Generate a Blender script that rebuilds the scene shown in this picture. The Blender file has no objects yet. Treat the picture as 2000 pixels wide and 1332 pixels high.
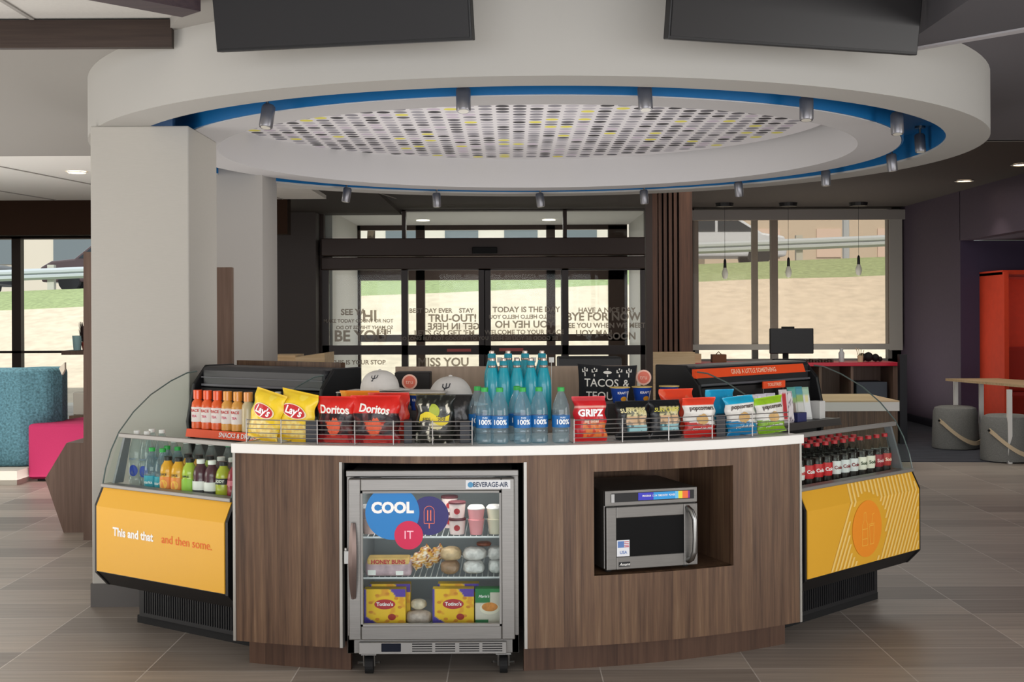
import bpy, bmesh, math, random
from mathutils import Vector, Matrix, noise
random.seed(7)
S = bpy.context.scene
COL = S.collection
PI = math.pi
# ---------------------------------------------------------------- camera
F = 2460.0; CAMZ = 1.43; ROLL = 0.0045
cam_d = bpy.data.cameras.new('camera'); cam = bpy.data.objects.new('camera', cam_d); COL.objects.link(cam)
cam_d.sensor_width = 36.0; cam_d.lens = 36.0*F/2000.0
cam_d.shift_y = -51.0/2000.0; cam_d.clip_end = 400
cam.location = (0, 0, CAMZ); cam.rotation_euler = (PI/2, ROLL, 0)
S.camera = cam
# ---------------------------------------------------------------- view
S.view_settings.view_transform = 'Standard'; S.view_settings.look = 'None'
S.view_settings.gamma = 1.0; S.view_settings.use_curve_mapping = False
S.view_settings.exposure = -0.02
# ---------------------------------------------------------------- world, sun, area lights
w = bpy.data.worlds.new('world'); S.world = w; w.use_nodes = True
wn = w.node_tree.nodes; bg = wn['Background']
bg.inputs[0].default_value = (0.86, 0.93, 1.0, 1); bg.inputs[1].default_value = 0.95
sd = bpy.data.lights.new('sun', 'SUN'); sd.energy = 3.7; sd.angle = math.radians(1.0); sd.color = (1.0, 0.98, 0.94)
sun = bpy.data.objects.new('sun', sd); COL.objects.link(sun)
sun.rotation_euler = (math.radians(42), math.radians(6), 0)
def area(name, loc, size, energy, color=(1, .96, .9), rot=(0, 0, 0), sy=None):
    d = bpy.data.lights.new(name, 'AREA'); d.energy = energy; d.color = color
    d.shape = 'RECTANGLE'; d.size = size; d.size_y = sy or size
    o = bpy.data.objects.new(name, d); COL.objects.link(o); o.location = loc; o.rotation_euler = rot
    return o
for i, (x, y) in enumerate([(-3.2, 2.2), (0, 2.2), (3.2, 2.2), (-3.2, -1.5), (0, -1.5), (3.2, -1.5)]):
    area('ceiling_fill', (x, y, 2.66), 1.2, 9)  # added fill lamps under the ceiling, out of view, no fixtures
area('camera_side_fill', (1.5, -5.4, 1.45), 14.0, 520, (.98, .98, 1.0), (PI/2, 0, 0), sy=2.5)      # broad fill added behind the camera, no window there
area('floor_bounce_fill', (0, 1.6, .04), 9.0, 115, (1, .97, .94), (PI, 0, 0), sy=5.0)  # added upward lamp imitating light bounced off the floor
area('island_fill', (0, 7.6, 1.0), 2.2, 30, (1, .97, .95), (PI, 0, 0), sy=2.0)  # added fill aimed up at the ring underside, no real fixture
area('lobby_fill', (-5.0, 10.9, 2.66), 1.6, 60)  # added fill for the left lobby, not a fixture
area('front_left_bounce_fill', (-4.6, 4.2, .04), 4.0, 90, (1, .97, .94), (PI, 0, 0), sy=3.0)  # added upward fill for the left ceiling, stands in for bounce
area('window_bay_fill', (3.8, 15.6, .06), 1.6, 35, (1, .96, .88), (PI, 0, 0))  # added fill brightening the ceiling near the right window
area('vestibule_bounce_fill', (-.3, 18.6, .08), 2.4, 28, (1, .97, .93), (PI, 0, 0))  # added upward fill on the hidden vestibule floor
area('vestibule_fill', (-.3, 18.6, 2.8), 1.6, 38)  # extra fill added to brighten the vestibule, apart from its round lights
area('lobby_bounce_fill', (-4.8, 9.4, .04), 3.0, 80, (1, .97, .94), (PI, 0, 0), sy=4.0)  # added upward fill in place of bounce from the lobby floor
area('lobby_fill', (3.2, 12.0, 2.8), 3.0, 48)  # added fill to lift the purple wall area, no such fixture
area('side_fill_right', (7.1, 2.2, 1.4), 4.0, 150, (1, .98, .95), (PI/2, 0, PI/2), sy=2.2)  # added side fill for the right case, no window modelled
area('side_fill_left', (-8.5, 5.5, 1.4), 4.5, 130, (1, .96, .9), (PI/2, 0, -PI/2), sy=2.2)  # added side fill to brighten the left floor, no opening here
# ---------------------------------------------------------------- geometry helpers
def lin(c):
    if isinstance(c, str):
        c = [int(c[i:i+2], 16)/255 for i in (0, 2, 4)]
    return tuple((x/12.92 if x <= .04045 else ((x+.055)/1.055)**2.4) for x in c[:3])
def at(px, py, D):
    dx, dy = px-1000.0, py-615.0
    return Vector(((dx-ROLL*dy)/F*D, D, CAMZ-(dy+ROLL*dx)/F*D))
def floor_at(px, py):
    dy = py-615.0+ROLL*(px-1000)
    return at(px, py, CAMZ*F/dy)
def zat(px, py, D): return at(px, py, D).z
AC = Vector((-.22, 7.636, 0)); AR = 2.67
def arc_px(px, R=AR, py=870):
    k = (px-1000.0-ROLL*(py-615))/F
    a = k*k+1; b = -2*(k*AC.x+AC.y); c = AC.x**2+AC.y**2-R*R
    D = (-b-math.sqrt(b*b-4*a*c))/(2*a)
    return Vector((k*D, D, 0))
def arc_ang(p): return math.atan2(p.x-AC.x, AC.y-p.y)
def arc_pt(t, R=AR): return Vector((AC.x+R*math.sin(t), AC.y-R*math.cos(t), 0))
# ---------------------------------------------------------------- materials
MATS = {}
def mat(name, c=None, rough=.5, metal=0, spec=.5, emit=0, alpha=1, trans=0, noise_amt=0, nscale=8, stretch=(1, 1, 1), bump=0, bscale=80, attr=None, ior=1.45, coat=0):
    if name in MATS: return MATS[name]
    m = bpy.data.materials.new(name); m.use_nodes = True; MATS[name] = m
    n = m.node_tree.nodes; l = m.node_tree.links; b = n['Principled BSDF']
    col = lin(c) if c else (1, 1, 1)
    b.inputs['Base Color'].default_value = (*col, 1)
    b.inputs['Roughness'].default_value = rough; b.inputs['Metallic'].default_value = metal
    b.inputs['Specular IOR Level'].default_value = spec; b.inputs['IOR'].default_value = ior
    b.inputs['Transmission Weight'].default_value = trans
    b.inputs['Coat Weight'].default_value = coat
    if emit:
        b.inputs['Emission Color'].default_value = (*col, 1); b.inputs['Emission Strength'].default_value = emit
    b.inputs['Alpha'].default_value = alpha
    if attr:
        a = n.new('ShaderNodeAttribute'); a.attribute_name = attr; l.new(a.outputs['Color'], b.inputs['Base Color'])
    if noise_amt or bump:
        tc = n.new('ShaderNodeTexCoord'); mp = n.new('ShaderNodeMapping'); mp.inputs['Scale'].default_value = stretch
        l.new(tc.outputs['Object'], mp.inputs['Vector'])
    if noise_amt:
        nz = n.new('ShaderNodeTexNoise'); nz.inputs['Scale'].default_value = nscale; nz.inputs['Detail'].default_value = 5
        l.new(mp.outputs[0], nz.inputs['Vector'])
        mr = n.new('ShaderNodeMapRange'); mr.inputs['From Min'].default_value = .3; mr.inputs['From Max'].default_value = .7
        mr.inputs['To Min'].default_value = 1-noise_amt; mr.inputs['To Max'].default_value = 1+noise_amt
        l.new(nz.outputs[0], mr.inputs[0])
        mx = n.new('ShaderNodeMix'); mx.data_type = 'RGBA'; mx.blend_type = 'MULTIPLY'; mx.inputs[0].default_value = 1
        mx.inputs[6].default_value = (*col, 1); l.new(mr.outputs[0], mx.inputs[7])
        l.new(mx.outputs[2], b.inputs['Base Color'])
    if bump:
        nb = n.new('ShaderNodeTexNoise'); nb.inputs['Scale'].default_value = bscale; nb.inputs['Detail'].default_value = 4
        l.new(mp.outputs[0], nb.inputs['Vector'])
        bp = n.new('ShaderNodeBump'); bp.inputs['Strength'].default_value = bump; bp.inputs['Distance'].default_value = .01
        l.new(nb.outputs[0], bp.inputs['Height']); l.new(bp.outputs[0], b.inputs['Normal'])
    return m
def glassy(name, tint='FFFFFF', op=.12, rough=.02, body=None):
    """clear sheet: mostly straight-through light with a fresnel gloss"""
    if name in MATS: return MATS[name]
    m = bpy.data.materials.new(name); m.use_nodes = True; MATS[name] = m
    n = m.node_tree.nodes; l = m.node_tree.links; n.clear()
    out = n.new('ShaderNodeOutputMaterial'); t = n.new('ShaderNodeBsdfTransparent'); t.inputs[0].default_value = (*lin(tint), 1)
    g = n.new('ShaderNodeBsdfGlossy'); g.inputs['Roughness'].default_value = rough
    lw = n.new('ShaderNodeLayerWeight'); lw.inputs[0].default_value = .25
    mr = n.new('ShaderNodeMapRange'); mr.inputs['To Min'].default_value = op*.12; mr.inputs['To Max'].default_value = min(1, op*6)
    l.new(lw.outputs['Facing'], mr.inputs[0])
    pw = n.new('ShaderNodeMath'); pw.operation = 'POWER'; pw.inputs[1].default_value = 2.2
    l.new(lw.outputs['Facing'], pw.inputs[0]); l.new(pw.outputs[0], mr.inputs[0])
    mx = n.new('ShaderNodeMixShader'); l.new(mr.outputs[0], mx.inputs[0]); l.new(t.outputs[0], mx.inputs[1]); l.new(g.outputs[0], mx.inputs[2])
    last = mx
    if body:
        d = n.new('ShaderNodeBsdfDiffuse'); d.inputs[0].default_value = (*lin(body[0]), 1)
        m2 = n.new('ShaderNodeMixShader'); m2.inputs[0].default_value = body[1]
        l.new(last.outputs[0], m2.inputs[1]); l.new(d.outputs[0], m2.inputs[2]); last = m2
    l.new(last.outputs[0], out.inputs[0])
    return m
def wood(name, cols, plank=.095, axis='X', grain='Z', rough=.5):
    if name in MATS: return MATS[name]
    m = bpy.data.materials.new(name); m.use_nodes = True; MATS[name] = m
    n = m.node_tree.nodes; l = m.node_tree.links; b = n['Principled BSDF']; b.inputs['Roughness'].default_value = rough
    b.inputs['Specular IOR Level'].default_value = .3
    tc = n.new('ShaderNodeTexCoord'); sp = n.new('ShaderNodeSeparateXYZ'); l.new(tc.outputs['Object'], sp.inputs[0])
    dv = n.new('ShaderNodeMath'); dv.operation = 'DIVIDE'; dv.inputs[1].default_value = plank; l.new(sp.outputs[axis], dv.inputs[0])
    fl = n.new('ShaderNodeMath'); fl.operation = 'FLOOR'; l.new(dv.outputs[0], fl.inputs[0])
    wnz = n.new('ShaderNodeTexWhiteNoise'); wnz.noise_dimensions = '1D'; l.new(fl.outputs[0], wnz.inputs['W'])
    mp = n.new('ShaderNodeMapping')
    sc = {'X': 34, 'Y': 34, 'Z': 34}; sc[grain] = 1.3; mp.inputs['Scale'].default_value = (sc['X'], sc['Y'], sc['Z'])
    l.new(tc.outputs['Object'], mp.inputs[0])
    ad = n.new('ShaderNodeVectorMath'); ad.operation = 'ADD'; l.new(mp.outputs[0], ad.inputs[0]); l.new(wnz.outputs['Color'], ad.inputs[1])
    nz = n.new('ShaderNodeTexNoise'); nz.inputs['Scale'].default_value = 1.4; nz.inputs['Detail'].default_value = 8; nz.inputs['Roughness'].default_value = .65
    l.new(ad.outputs[0], nz.inputs['Vector'])
    a1 = n.new('ShaderNodeMath'); a1.operation = 'MULTIPLY_ADD'; a1.inputs[1].default_value = .20; l.new(wnz.outputs['Value'], a1.inputs[0])
    a2 = n.new('ShaderNodeMath'); a2.operation = 'MULTIPLY_ADD'; a2.inputs[1].default_value = 1.35; a2.inputs[2].default_value = -.27
    l.new(nz.outputs[0], a2.inputs[0]); l.new(a2.outputs[0], a1.inputs[2])
    cr = n.new('ShaderNodeValToRGB'); e = cr.color_ramp.elements
    for i, c in enumerate(cols):
        p = .15+.7*i/(len(cols)-1)
        el = e[i] if i < 2 else e.new(p)
        el.position = p; el.color = (*lin(c), 1)
    l.new(a1.outputs[0], cr.inputs[0]); l.new(cr.outputs[0], b.inputs['Base Color'])
    return m
# ---------------------------------------------------------------- bmesh helpers
def BM(): return bmesh.new()
def box(bm, x0, x1, y0, y1, z0, z1, mi=0):
    vs = [bm.verts.new(p) for p in ((x0,y0,z0),(x1,y0,z0),(x1,y1,z0),(x0,y1,z0),(x0,y0,z1),(x1,y0,z1),(x1,y1,z1),(x0,y1,z1))]
    for f in ((0,3,2,1),(4,5,6,7),(0,1,5,4),(1,2,6,5),(2,3,7,6),(3,0,4,7)):
        bm.faces.new([vs[i] for i in f]).material_index = mi
def prism(bm, poly, d0, d1, axis='y', mi=0):
    """poly in 2D; extruded along axis. axis y: poly=(x,z); x: poly=(y,z); z: poly=(x,y)"""
    def P(a, b, d): return {'y': (a, d, b), 'x': (d, a, b), 'z': (a, b, d)}[axis]
    A = [bm.verts.new(P(a, b, d0)) for a, b in poly]; B = [bm.verts.new(P(a, b, d1)) for a, b in poly]
    n = len(poly); fs = [bm.faces.new(A), bm.faces.new(B[::-1])]
    for i in range(n): fs.append(bm.faces.new((A[i], B[i], B[(i+1) % n], A[(i+1) % n])))
    for f in fs: f.material_index = mi
def tube(bm, pts, r, seg=8, mi=0, cap=True):
    pts = [Vector(p) for p in pts]; rings = []; up = None
    for i, p in enumerate(pts):
        d = ((pts[i+1]-p) if i == 0 else (p-pts[i-1]) if i == len(pts)-1 else (pts[i+1]-pts[i-1])).normalized()
        if up is None: up = Vector((0, 0, 1)) if abs(d.z) < .9 else Vector((1, 0, 0))
        s = d.cross(up).normalized(); u = s.cross(d).normalized(); up = u
        rr = r[i] if isinstance(r, (list, tuple)) else r
        rings.append([bm.verts.new(p+rr*(math.cos(a)*s+math.sin(a)*u)) for a in (2*PI*k/seg for k in range(seg))])
    for a, b in zip(rings, rings[1:]):
        for k in range(seg):
            bm.faces.new((a[k], b[k], b[(k+1) % seg], a[(k+1) % seg])).material_index = mi
    if cap:
        for f in (rings[0], rings[-1][::-1]):
            try: bm.faces.new(f).material_index = mi
            except ValueError: pass
def lathe(bm, prof, seg=20, c=(0, 0, 0), mi=0, close=True, colf=None):
    rings = []
    for r, z in prof:
        rings.append([bm.verts.new((c[0]+r*math.cos(2*PI*k/seg), c[1]+r*math.sin(2*PI*k/seg), c[2]+z)) for k in range(seg)])
    for i, (a, b) in enumerate(zip(rings, rings[1:])):
        for k in range(seg):
            f = bm.faces.new((a[k], a[(k+1) % seg], b[(k+1) % seg], b[k])); f.material_index = mi
    if close:
        for f in (rings[0][::-1], rings[-1]):
            bm.faces.new(f).material_index = mi
def grid(bm, nu, nv, fn, mi=0):
    vs = [[bm.verts.new(fn(i/nu, j/nv)) for i in range(nu+1)] for j in range(nv+1)]
    fs = []
    for j in range(nv):
        for i in range(nu):
            f = bm.faces.new((vs[j][i], vs[j][i+1], vs[j+1][i+1], vs[j+1][i])); f.material_index = mi; fs.append(f)
    return vs
# ---------------------------------------------------------------- object helpers
def setp(o, label=None, cat=None, group=None, kind=None):
    if label: o['label'] = label
    if cat: o['category'] = cat
    if group: o['group'] = group
    if kind: o['kind'] = kind
    return o
MW = {}
def thing(name, label, cat, loc=(0, 0, 0), rz=0, group=None, tilt=(0, 0)):
    o = bpy.data.objects.new(name, None); COL.objects.link(o); o.empty_display_size = .05
    o.location = loc; o.rotation_euler = (tilt[0], tilt[1], rz)
    MW[o.name] = Matrix.Translation(Vector(loc)) @ o.rotation_euler.to_matrix().to_4x4()
    return setp(o, label, cat, group)
def root_of(o):
    while o.parent: o = o.parent
    return o
def mk(name, bm, mats, parent=None, smooth=False, bevel=0, world=False, label=None, flip=True, seg=2):
    if world and parent is not None:
        bm.transform(MW[root_of(parent).name].inverted())
    if flip: bmesh.ops.recalc_face_normals(bm, faces=bm.faces)
    me = bpy.data.meshes.new(name); bm.to_mesh(me); bm.free()
    if not isinstance(mats, (list, tuple)): mats = [mats]
    for m in mats: me.materials.append(m)
    if smooth:
        for p in me.polygons: p.use_smooth = True
    o = bpy.data.objects.new(name, me); COL.objects.link(o)
    if parent: o.parent = parent
    if bevel:
        md = o.modifiers.new('bevel', 'BEVEL'); md.width = bevel; md.segments = seg; md.limit_method = 'ANGLE'; md.angle_limit = math.radians(40)
    if smooth:
        try:
            me.set_sharp_from_angle(angle=math.radians(38))
        except Exception: pass
    if label: o['label'] = label
    return o
def struct(name, bm, mats, **k):
    o = mk(name, bm, mats, **k); o['kind'] = 'structure'; return o
def dup(root, loc=None, rz=None, label=None, group=None, tilt=None, sc=None):
    def cp(o, par):
        c = o.copy(); COL.objects.link(c)
        if par is not None: c.parent = par
        for ch in list(KIDS(o)): cp(ch, c)
        return c
    r = cp(root, None)
    if loc is not None: r.location = loc
    if rz is not None: r.rotation_euler = (r.rotation_euler[0], r.rotation_euler[1], rz)
    if tilt is not None: r.rotation_euler = (tilt[0], tilt[1], r.rotation_euler[2])
    if sc: r.scale = sc
    MW[r.name] = Matrix.Translation(r.location) @ r.rotation_euler.to_matrix().to_4x4()
    if label: r['label'] = label
    if group: r['group'] = group
    return r
def KIDS(o): return [c for c in COL.objects if c.parent == o]
# ---------------------------------------------------------------- text
_TX = {}
def txt2d(s, size=.1, align='CENTER', bold=0.0, shear=0.0):
    key = (s, size, align, bold, shear)
    if key in _TX: return _TX[key]
    c = bpy.data.curves.new('t', 'FONT'); c.body = s; c.size = size; c.align_x = align; c.align_y = 'CENTER'; c.offset = bold*size; c.shear = shear
    c.resolution_u = 3
    o = bpy.data.objects.new('t', c); COL.objects.link(o)
    dg = bpy.context.evaluated_depsgraph_get(); me = bpy.data.meshes.new_from_object(o.evaluated_get(dg))
    V = [(v.co.x, v.co.y) for v in me.vertices]; Fc = [tuple(p.vertices) for p in me.polygons]
    bpy.data.objects.remove(o); bpy.data.curves.remove(c); bpy.data.meshes.remove(me)
    _TX[key] = (V, Fc); return _TX[key]
def add_text(bm, s, size, fn, bold=.02, align='CENTER', mi=0, sx=1.0, shear=0, mirror=False):
    V, Fc = txt2d(s, size, align, bold, shear)
    vs = [bm.verts.new(fn((-x if mirror else x)*sx, y)) for x, y in V]
    for f in Fc:
        try: bm.faces.new([vs[i] for i in f]).material_index = mi
        except ValueError: pass
def add_disc(bm, fn, cx, cy, rx, ry=None, n=28, mi=0, clip=None, r0=0):
    ry = ry or rx
    def q(a, k=1.0):
        y = cy+k*ry*math.sin(a)
        if clip is not None: y = min(y, clip)
        return fn(cx+k*rx*math.cos(a), y)
    A = [bm.verts.new(q(2*PI*k/n)) for k in range(n)]
    if r0:
        B = [bm.verts.new(q(2*PI*k/n, r0)) for k in range(n)]
        for k in range(n): bm.faces.new((A[k], A[(k+1) % n], B[(k+1) % n], B[k])).material_index = mi
    else: bm.faces.new(A).material_index = mi
def add_quad(bm, fn, x0, x1, y0, y1, mi=0, n=1):
    for i in range(n):
        a, b = x0+(x1-x0)*i/n, x0+(x1-x0)*(i+1)/n
        bm.faces.new([bm.verts.new(fn(*p)) for p in ((a, y0), (b, y0), (b, y1), (a, y1))]).material_index = mi
ORD = ['leftmost', 'second from the left', 'third from the left', 'fourth from the left', 'fifth from the left', 'sixth from the left', 'seventh from the left', 'eighth from the left', 'ninth from the left', 'tenth from the left', 'eleventh from the left', 'twelfth from the left', 'thirteenth from the left', 'fourteenth from the left']
def ordn(i, n):
    if i == n-1: return 'rightmost'
    if i == n-2 and n > 4: return 'second from the right'
    if i == n-3 and n > 6: return 'third from the right'
    return ORD[i]
# ================================================================ materials in use
M_wall = mat('plaster_grey', 'B0ACA4', .85, noise_amt=.02, nscale=30, stretch=(1, 1, 14))
M_ringw = mat('ring_plaster', 'B2B0AB', .8)
M_disc = mat('disc_white', 'C0BEBE', .8)
M_ceilg = mat('ceiling_gypsum', '9C9994', .9)
M_ceilw = mat('ceiling_tile_white', 'C9C7C2', .9, noise_amt=.03, nscale=60)
M_dark = mat('dark_ceiling', '453E39', .8)
M_blue = mat('cove_blue', '0B659E', .5)
M_bronze = mat('bronze_frame', '35261F', .45, metal=.2)
M_purple = mat('purple_wall', '463A47', .75, noise_amt=.05, nscale=20)
M_purpled = mat('purple_wall_deep', '40354C', .8)
M_orange = mat('booth_orange', 'D8401F', .75, noise_amt=.05, nscale=14)
M_darkwood = wood('dark_wood', ['2B1D16', '3C2A20', '4A3528'], .2, 'Z', 'X')
M_wood = wood('island_wood', ['3E2D23', '523D2F', '634B3A', '705742', '826A55'], .05, 'X', 'Z', .42)
M_wood2 = wood('screen_wood', ['5E4A3E', '6C564A', '7A6456'], .15, 'X', 'Z')
M_slat = wood('slat_wood', ['3E2A20', '5A3D2E', '6B4A38'], .05, 'X', 'Z')
M_lwood = wood('light_wood', ['B79872', 'CBB08A', 'D6BE9A'], .3, 'Y', 'X')
M_counter = mat('counter_white', 'EDEBE6', .3)
M_chrome = mat('satin_steel', '90908E', .3, metal=1, noise_amt=.06, nscale=6, stretch=(1, 1, 40))
M_steel = mat('brushed_steel', '7C7A77', .36, metal=.85, noise_amt=.08, nscale=8, stretch=(1, 1, 60))
M_alum = mat('grey_aluminium', '96938F', .45, metal=.5)
M_trim = mat('trim_silver', 'A9A6A0', .4, metal=.6)
M_black = mat('black_plastic', '141416', .45)
M_blackm = mat('black_matte', '0D0D0E', .75)
M_grille = mat('grille_black', '1D1D1F', .5)
M_yel = mat('panel_yellow', 'E6AC30', .42)
M_white = mat('white_plain', 'F2F0EA', .5)
M_pink = mat('pink_fabric', 'AE2858', .85, bump=.2)
M_teal = mat('teal_fabric', '527A86', .9, noise_amt=.45, nscale=55, bump=.3, bscale=120)
M_felt = mat('grey_felt', '80807C', .95, noise_amt=.12, nscale=90, bump=.2)
M_strap = mat('tan_strap', 'D8C3A2', .7)
M_glass = glassy('window_glass', 'FBFDFC', .05)
M_case_glass = glassy('case_glass', 'FBFEFC', .028)
M_or_sign = mat('orange_sign', 'F0511E', .5)
M_wtext = mat('white_print', 'F6F4F0', .5)
def rgb(s): return (*lin(s), 1)
# ---- floor: stack-bonded 24 x 12 in. tiles
def floor_mat():
    m = bpy.data.materials.new('floor_tile'); m.use_nodes = True; n = m.node_tree.nodes; l = m.node_tree.links; b = n['Principled BSDF']
    tc = n.new('ShaderNodeTexCoord'); mp = n.new('ShaderNodeMapping')
    mp.inputs['Location'].default_value = (.261+.61*40, -5.0757+.303*80, 0)
    l.new(tc.outputs['Object'], mp.inputs[0])
    br = n.new('ShaderNodeTexBrick'); br.offset = 0; br.squash = 1; br.inputs['Scale'].default_value = 1
    br.inputs['Brick Width'].default_value = .61; br.inputs['Row Height'].default_value = .303; br.inputs['Mortar Size'].default_value = .0028
    br.inputs['Mortar Smooth'].default_value = .2; br.inputs['Bias'].default_value = 0
    br.inputs['Color1'].default_value = rgb('8C8279'); br.inputs['Color2'].default_value = rgb('B6AA9E'); br.inputs['Mortar'].default_value = rgb('CFC8C0')
    l.new(mp.outputs[0], br.inputs['Vector'])
    m2 = n.new('ShaderNodeMapping'); m2.inputs['Scale'].default_value = (1.0, 24, 1); l.new(tc.outputs['Object'], m2.inputs[0])
    nz = n.new('ShaderNodeTexNoise'); nz.inputs['Scale'].default_value = 1.6; nz.inputs['Detail'].default_value = 7; l.new(m2.outputs[0], nz.inputs['Vector'])
    mr = n.new('ShaderNodeMapRange'); mr.inputs['From Min'].default_value = .3; mr.inputs['From Max'].default_value = .7; mr.inputs['To Min'].default_value = .82; mr.inputs['To Max'].default_value = 1.14
    l.new(nz.outputs[0], mr.inputs[0])
    mx = n.new('ShaderNodeMix'); mx.data_type = 'RGBA'; mx.blend_type = 'MULTIPLY'; mx.inputs[0].default_value = 1
    l.new(br.outputs['Color'], mx.inputs[6]); l.new(mr.outputs[0], mx.inputs[7]); l.new(mx.outputs[2], b.inputs['Base Color'])
    b.inputs['Roughness'].default_value = .42
    return m
M_floor = floor_mat()
M_carpet = mat('dark_carpet', '3F4149', .95, noise_amt=.35, nscale=3, stretch=(1, 7, 1))
# ---- dotted ceiling print
def dots_mat():
    m = bpy.data.materials.new('dotted_ceiling'); m.use_nodes = True; n = m.node_tree.nodes; l = m.node_tree.links; b = n['Principled BSDF']; b.inputs['Roughness'].default_value = .7
    tc = n.new('ShaderNodeTexCoord'); p = .0965
    sc = n.new('ShaderNodeVectorMath'); sc.operation = 'SCALE'; sc.inputs['Scale'].default_value = 1/p; l.new(tc.outputs['Object'], sc.inputs[0])
    fl = n.new('ShaderNodeVectorMath'); fl.operation = 'FLOOR'; l.new(sc.outputs[0], fl.inputs[0])
    fr = n.new('ShaderNodeVectorMath'); fr.operation = 'FRACTION'; l.new(sc.outputs[0], fr.inputs[0])
    sp = n.new('ShaderNodeSeparateXYZ'); l.new(fr.outputs[0], sp.inputs[0])
    cb = n.new('ShaderNodeCombineXYZ'); l.new(sp.outputs[0], cb.inputs[0]); l.new(sp.outputs[1], cb.inputs[1])
    ds = n.new('ShaderNodeVectorMath'); ds.operation = 'DISTANCE'; ds.inputs[1].default_value = (.5, .5, 0); l.new(cb.outputs[0], ds.inputs[0])
    lt = n.new('ShaderNodeMath'); lt.operation = 'LESS_THAN'; lt.inputs[1].default_value = .40; l.new(ds.outputs['Value'], lt.inputs[0])
    # inside circle of radius 1.72
    s2 = n.new('ShaderNodeSeparateXYZ'); l.new(fl.outputs[0], s2.inputs[0]); c2 = n.new('ShaderNodeCombineXYZ'); l.new(s2.outputs[0], c2.inputs[0]); l.new(s2.outputs[1], c2.inputs[1])
    ln = n.new('ShaderNodeVectorMath'); ln.operation = 'LENGTH'; l.new(c2.outputs[0], ln.inputs[0])
    l2 = n.new('ShaderNodeMath'); l2.operation = 'LESS_THAN'; l2.inputs[1].default_value = 1.72/p; l.new(ln.outputs['Value'], l2.inputs[0])
    mu = n.new('ShaderNodeMath'); mu.operation = 'MULTIPLY'; l.new(lt.outputs[0], mu.inputs[0]); l.new(l2.outputs[0], mu.inputs[1])
    wn_ = n.new('ShaderNodeTexWhiteNoise'); wn_.noise_dimensions = '2D'; l.new(c2.outputs[0], wn_.inputs['Vector'])
    cr = n.new('ShaderNodeValToRGB'); cr.color_ramp.interpolation = 'CONSTANT'; e = cr.color_ramp.elements
    for i, (q, c) in enumerate([(0, '9A989F'), (.25, 'B8B4BA'), (.45, '85838A'), (.60, '5A585E'), (.72, 'C2B6C4'), (.82, '353337'), (.93, 'DDD45A')]):
        el = e[i] if i < 2 else e.new(q)
        el.position = q; el.color = rgb(c)
    l.new(wn_.outputs['Value'], cr.inputs[0])
    mx = n.new('ShaderNodeMix'); mx.data_type = 'RGBA'; l.new(mu.outputs[0], mx.inputs[0]); mx.inputs[6].default_value = rgb('DAD7D8'); l.new(cr.outputs[0], mx.inputs[7])
    l.new(mx.outputs[2], b.inputs['Base Color'])
    return m
M_dots = dots_mat()
# ================================================================ room shell
BW = 17.0   # back wall distance
b = BM(); box(b, -14, 7.5, -6, 20.3, -.2, 0); struct('floor', b, M_floor)
b = BM(); prism(b, [(3.7, 12.1), (7.19, 11.9), (7.19, 14.0), (5.24, 14.0), (5.24, 16.9), (3.7, 16.9)], 0.0, .006, 'z'); o = struct('carpet', b, M_carpet); setp(o, 'dark blue-grey carpet under the bucket stools beside the purple wall', 'carpet')
# ceilings
ZC = 2.69
b = BM()
prism(b, [(-14, 5.55), (-1.51, 5.55), (-1.25, 5.0), (-2.8, 3.45), (-2.8, -6), (2.0, -6), (2.0, 10.2), (-1.5, 10.2), (-1.5, 9.87), (-14, 9.87)], ZC, ZC+.15, 'z')
struct('ceiling_1', b, M_ceilg)
b = BM(); prism(b, [(2.0, -6), (7.5, -6), (7.5, 9.25), (3.2, 9.25), (3.2, 10.2), (2.0, 10.2)], ZC, ZC+.15, 'z'); struct('ceiling_11', b, mat('ceiling_right_grey', '6E6B70', .9))
b = BM(); prism(b, [(1.745, 5.33), (2.03, 4.97), (3.3, 3.4), (3.3, 1.5), (1.64, 1.5), (1.64, 5.28)], 2.55, 2.69, 'z'); struct('ceiling_12', b, mat('bulkhead_grey', '504E52', .9))
b = BM(); prism(b, [(1.70, 5.36), (2.05, 4.99), (3.35, 3.42), (3.30, 3.38), (2.02, 4.94), (1.70, 5.30)], 2.542, 2.56, 'z'); struct('trim_6', b, mat('bulkhead_edge', 'A8A5A8', .8))
b = BM(); box(b, -14, 7.5, -6, 20.3, 3.4, 3.6); struct('ceiling_2', b, M_ceilw)
b = BM(); box(b, -14, -1.0, -6, 5.56, 2.735, 2.80); 
struct('ceiling_3', b, M_ceilw)
# tile grid bars of the high ceiling
b = BM()
for x in (-5.1, -3.3, -2.1): box(b, x, x+.02, 2, 5.5, 2.728, 2.735)
for y in (3.4, 4.0): box(b, -6, -2.2, y, y+.02, 2.728, 2.735)
struct('trim_1', b, M_ceilg)
b = BM(); box(b, -14, -2.0, 9.87, 13.6, ZC-.0, ZC+.04); struct('ceiling_4', b, mat('ceiling_tile_left', 'E6E4DE', .9))
b = BM()
for k in range(4): tube(b, [(-5.6+1.22*k, 9.88, ZC-.003), (-4.9+1.22*k, 13.55, ZC-.003)], .006, 4)
struct('trim_2', b, M_ceilg)
b = BM(); box(b, -1.5, 5.6, 9.25, 17.2, 2.855, 2.95); box(b, -14, -1.5, 13.6, 17.2, 2.80, 2.95); struct('ceiling_5', b, M_dark)
b = BM(); box(b, -9.5, -2.42, 13.6, 13.8, 2.315, 2.72); struct('trim_3', b, mat('bulkhead_dark', '2A1C14', .9, spec=.1))
b = BM(); box(b, 2.9, 7.5, 9.2, 9.28, 2.69, 2.95); struct('trim_4', b, M_ceilg)
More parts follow.
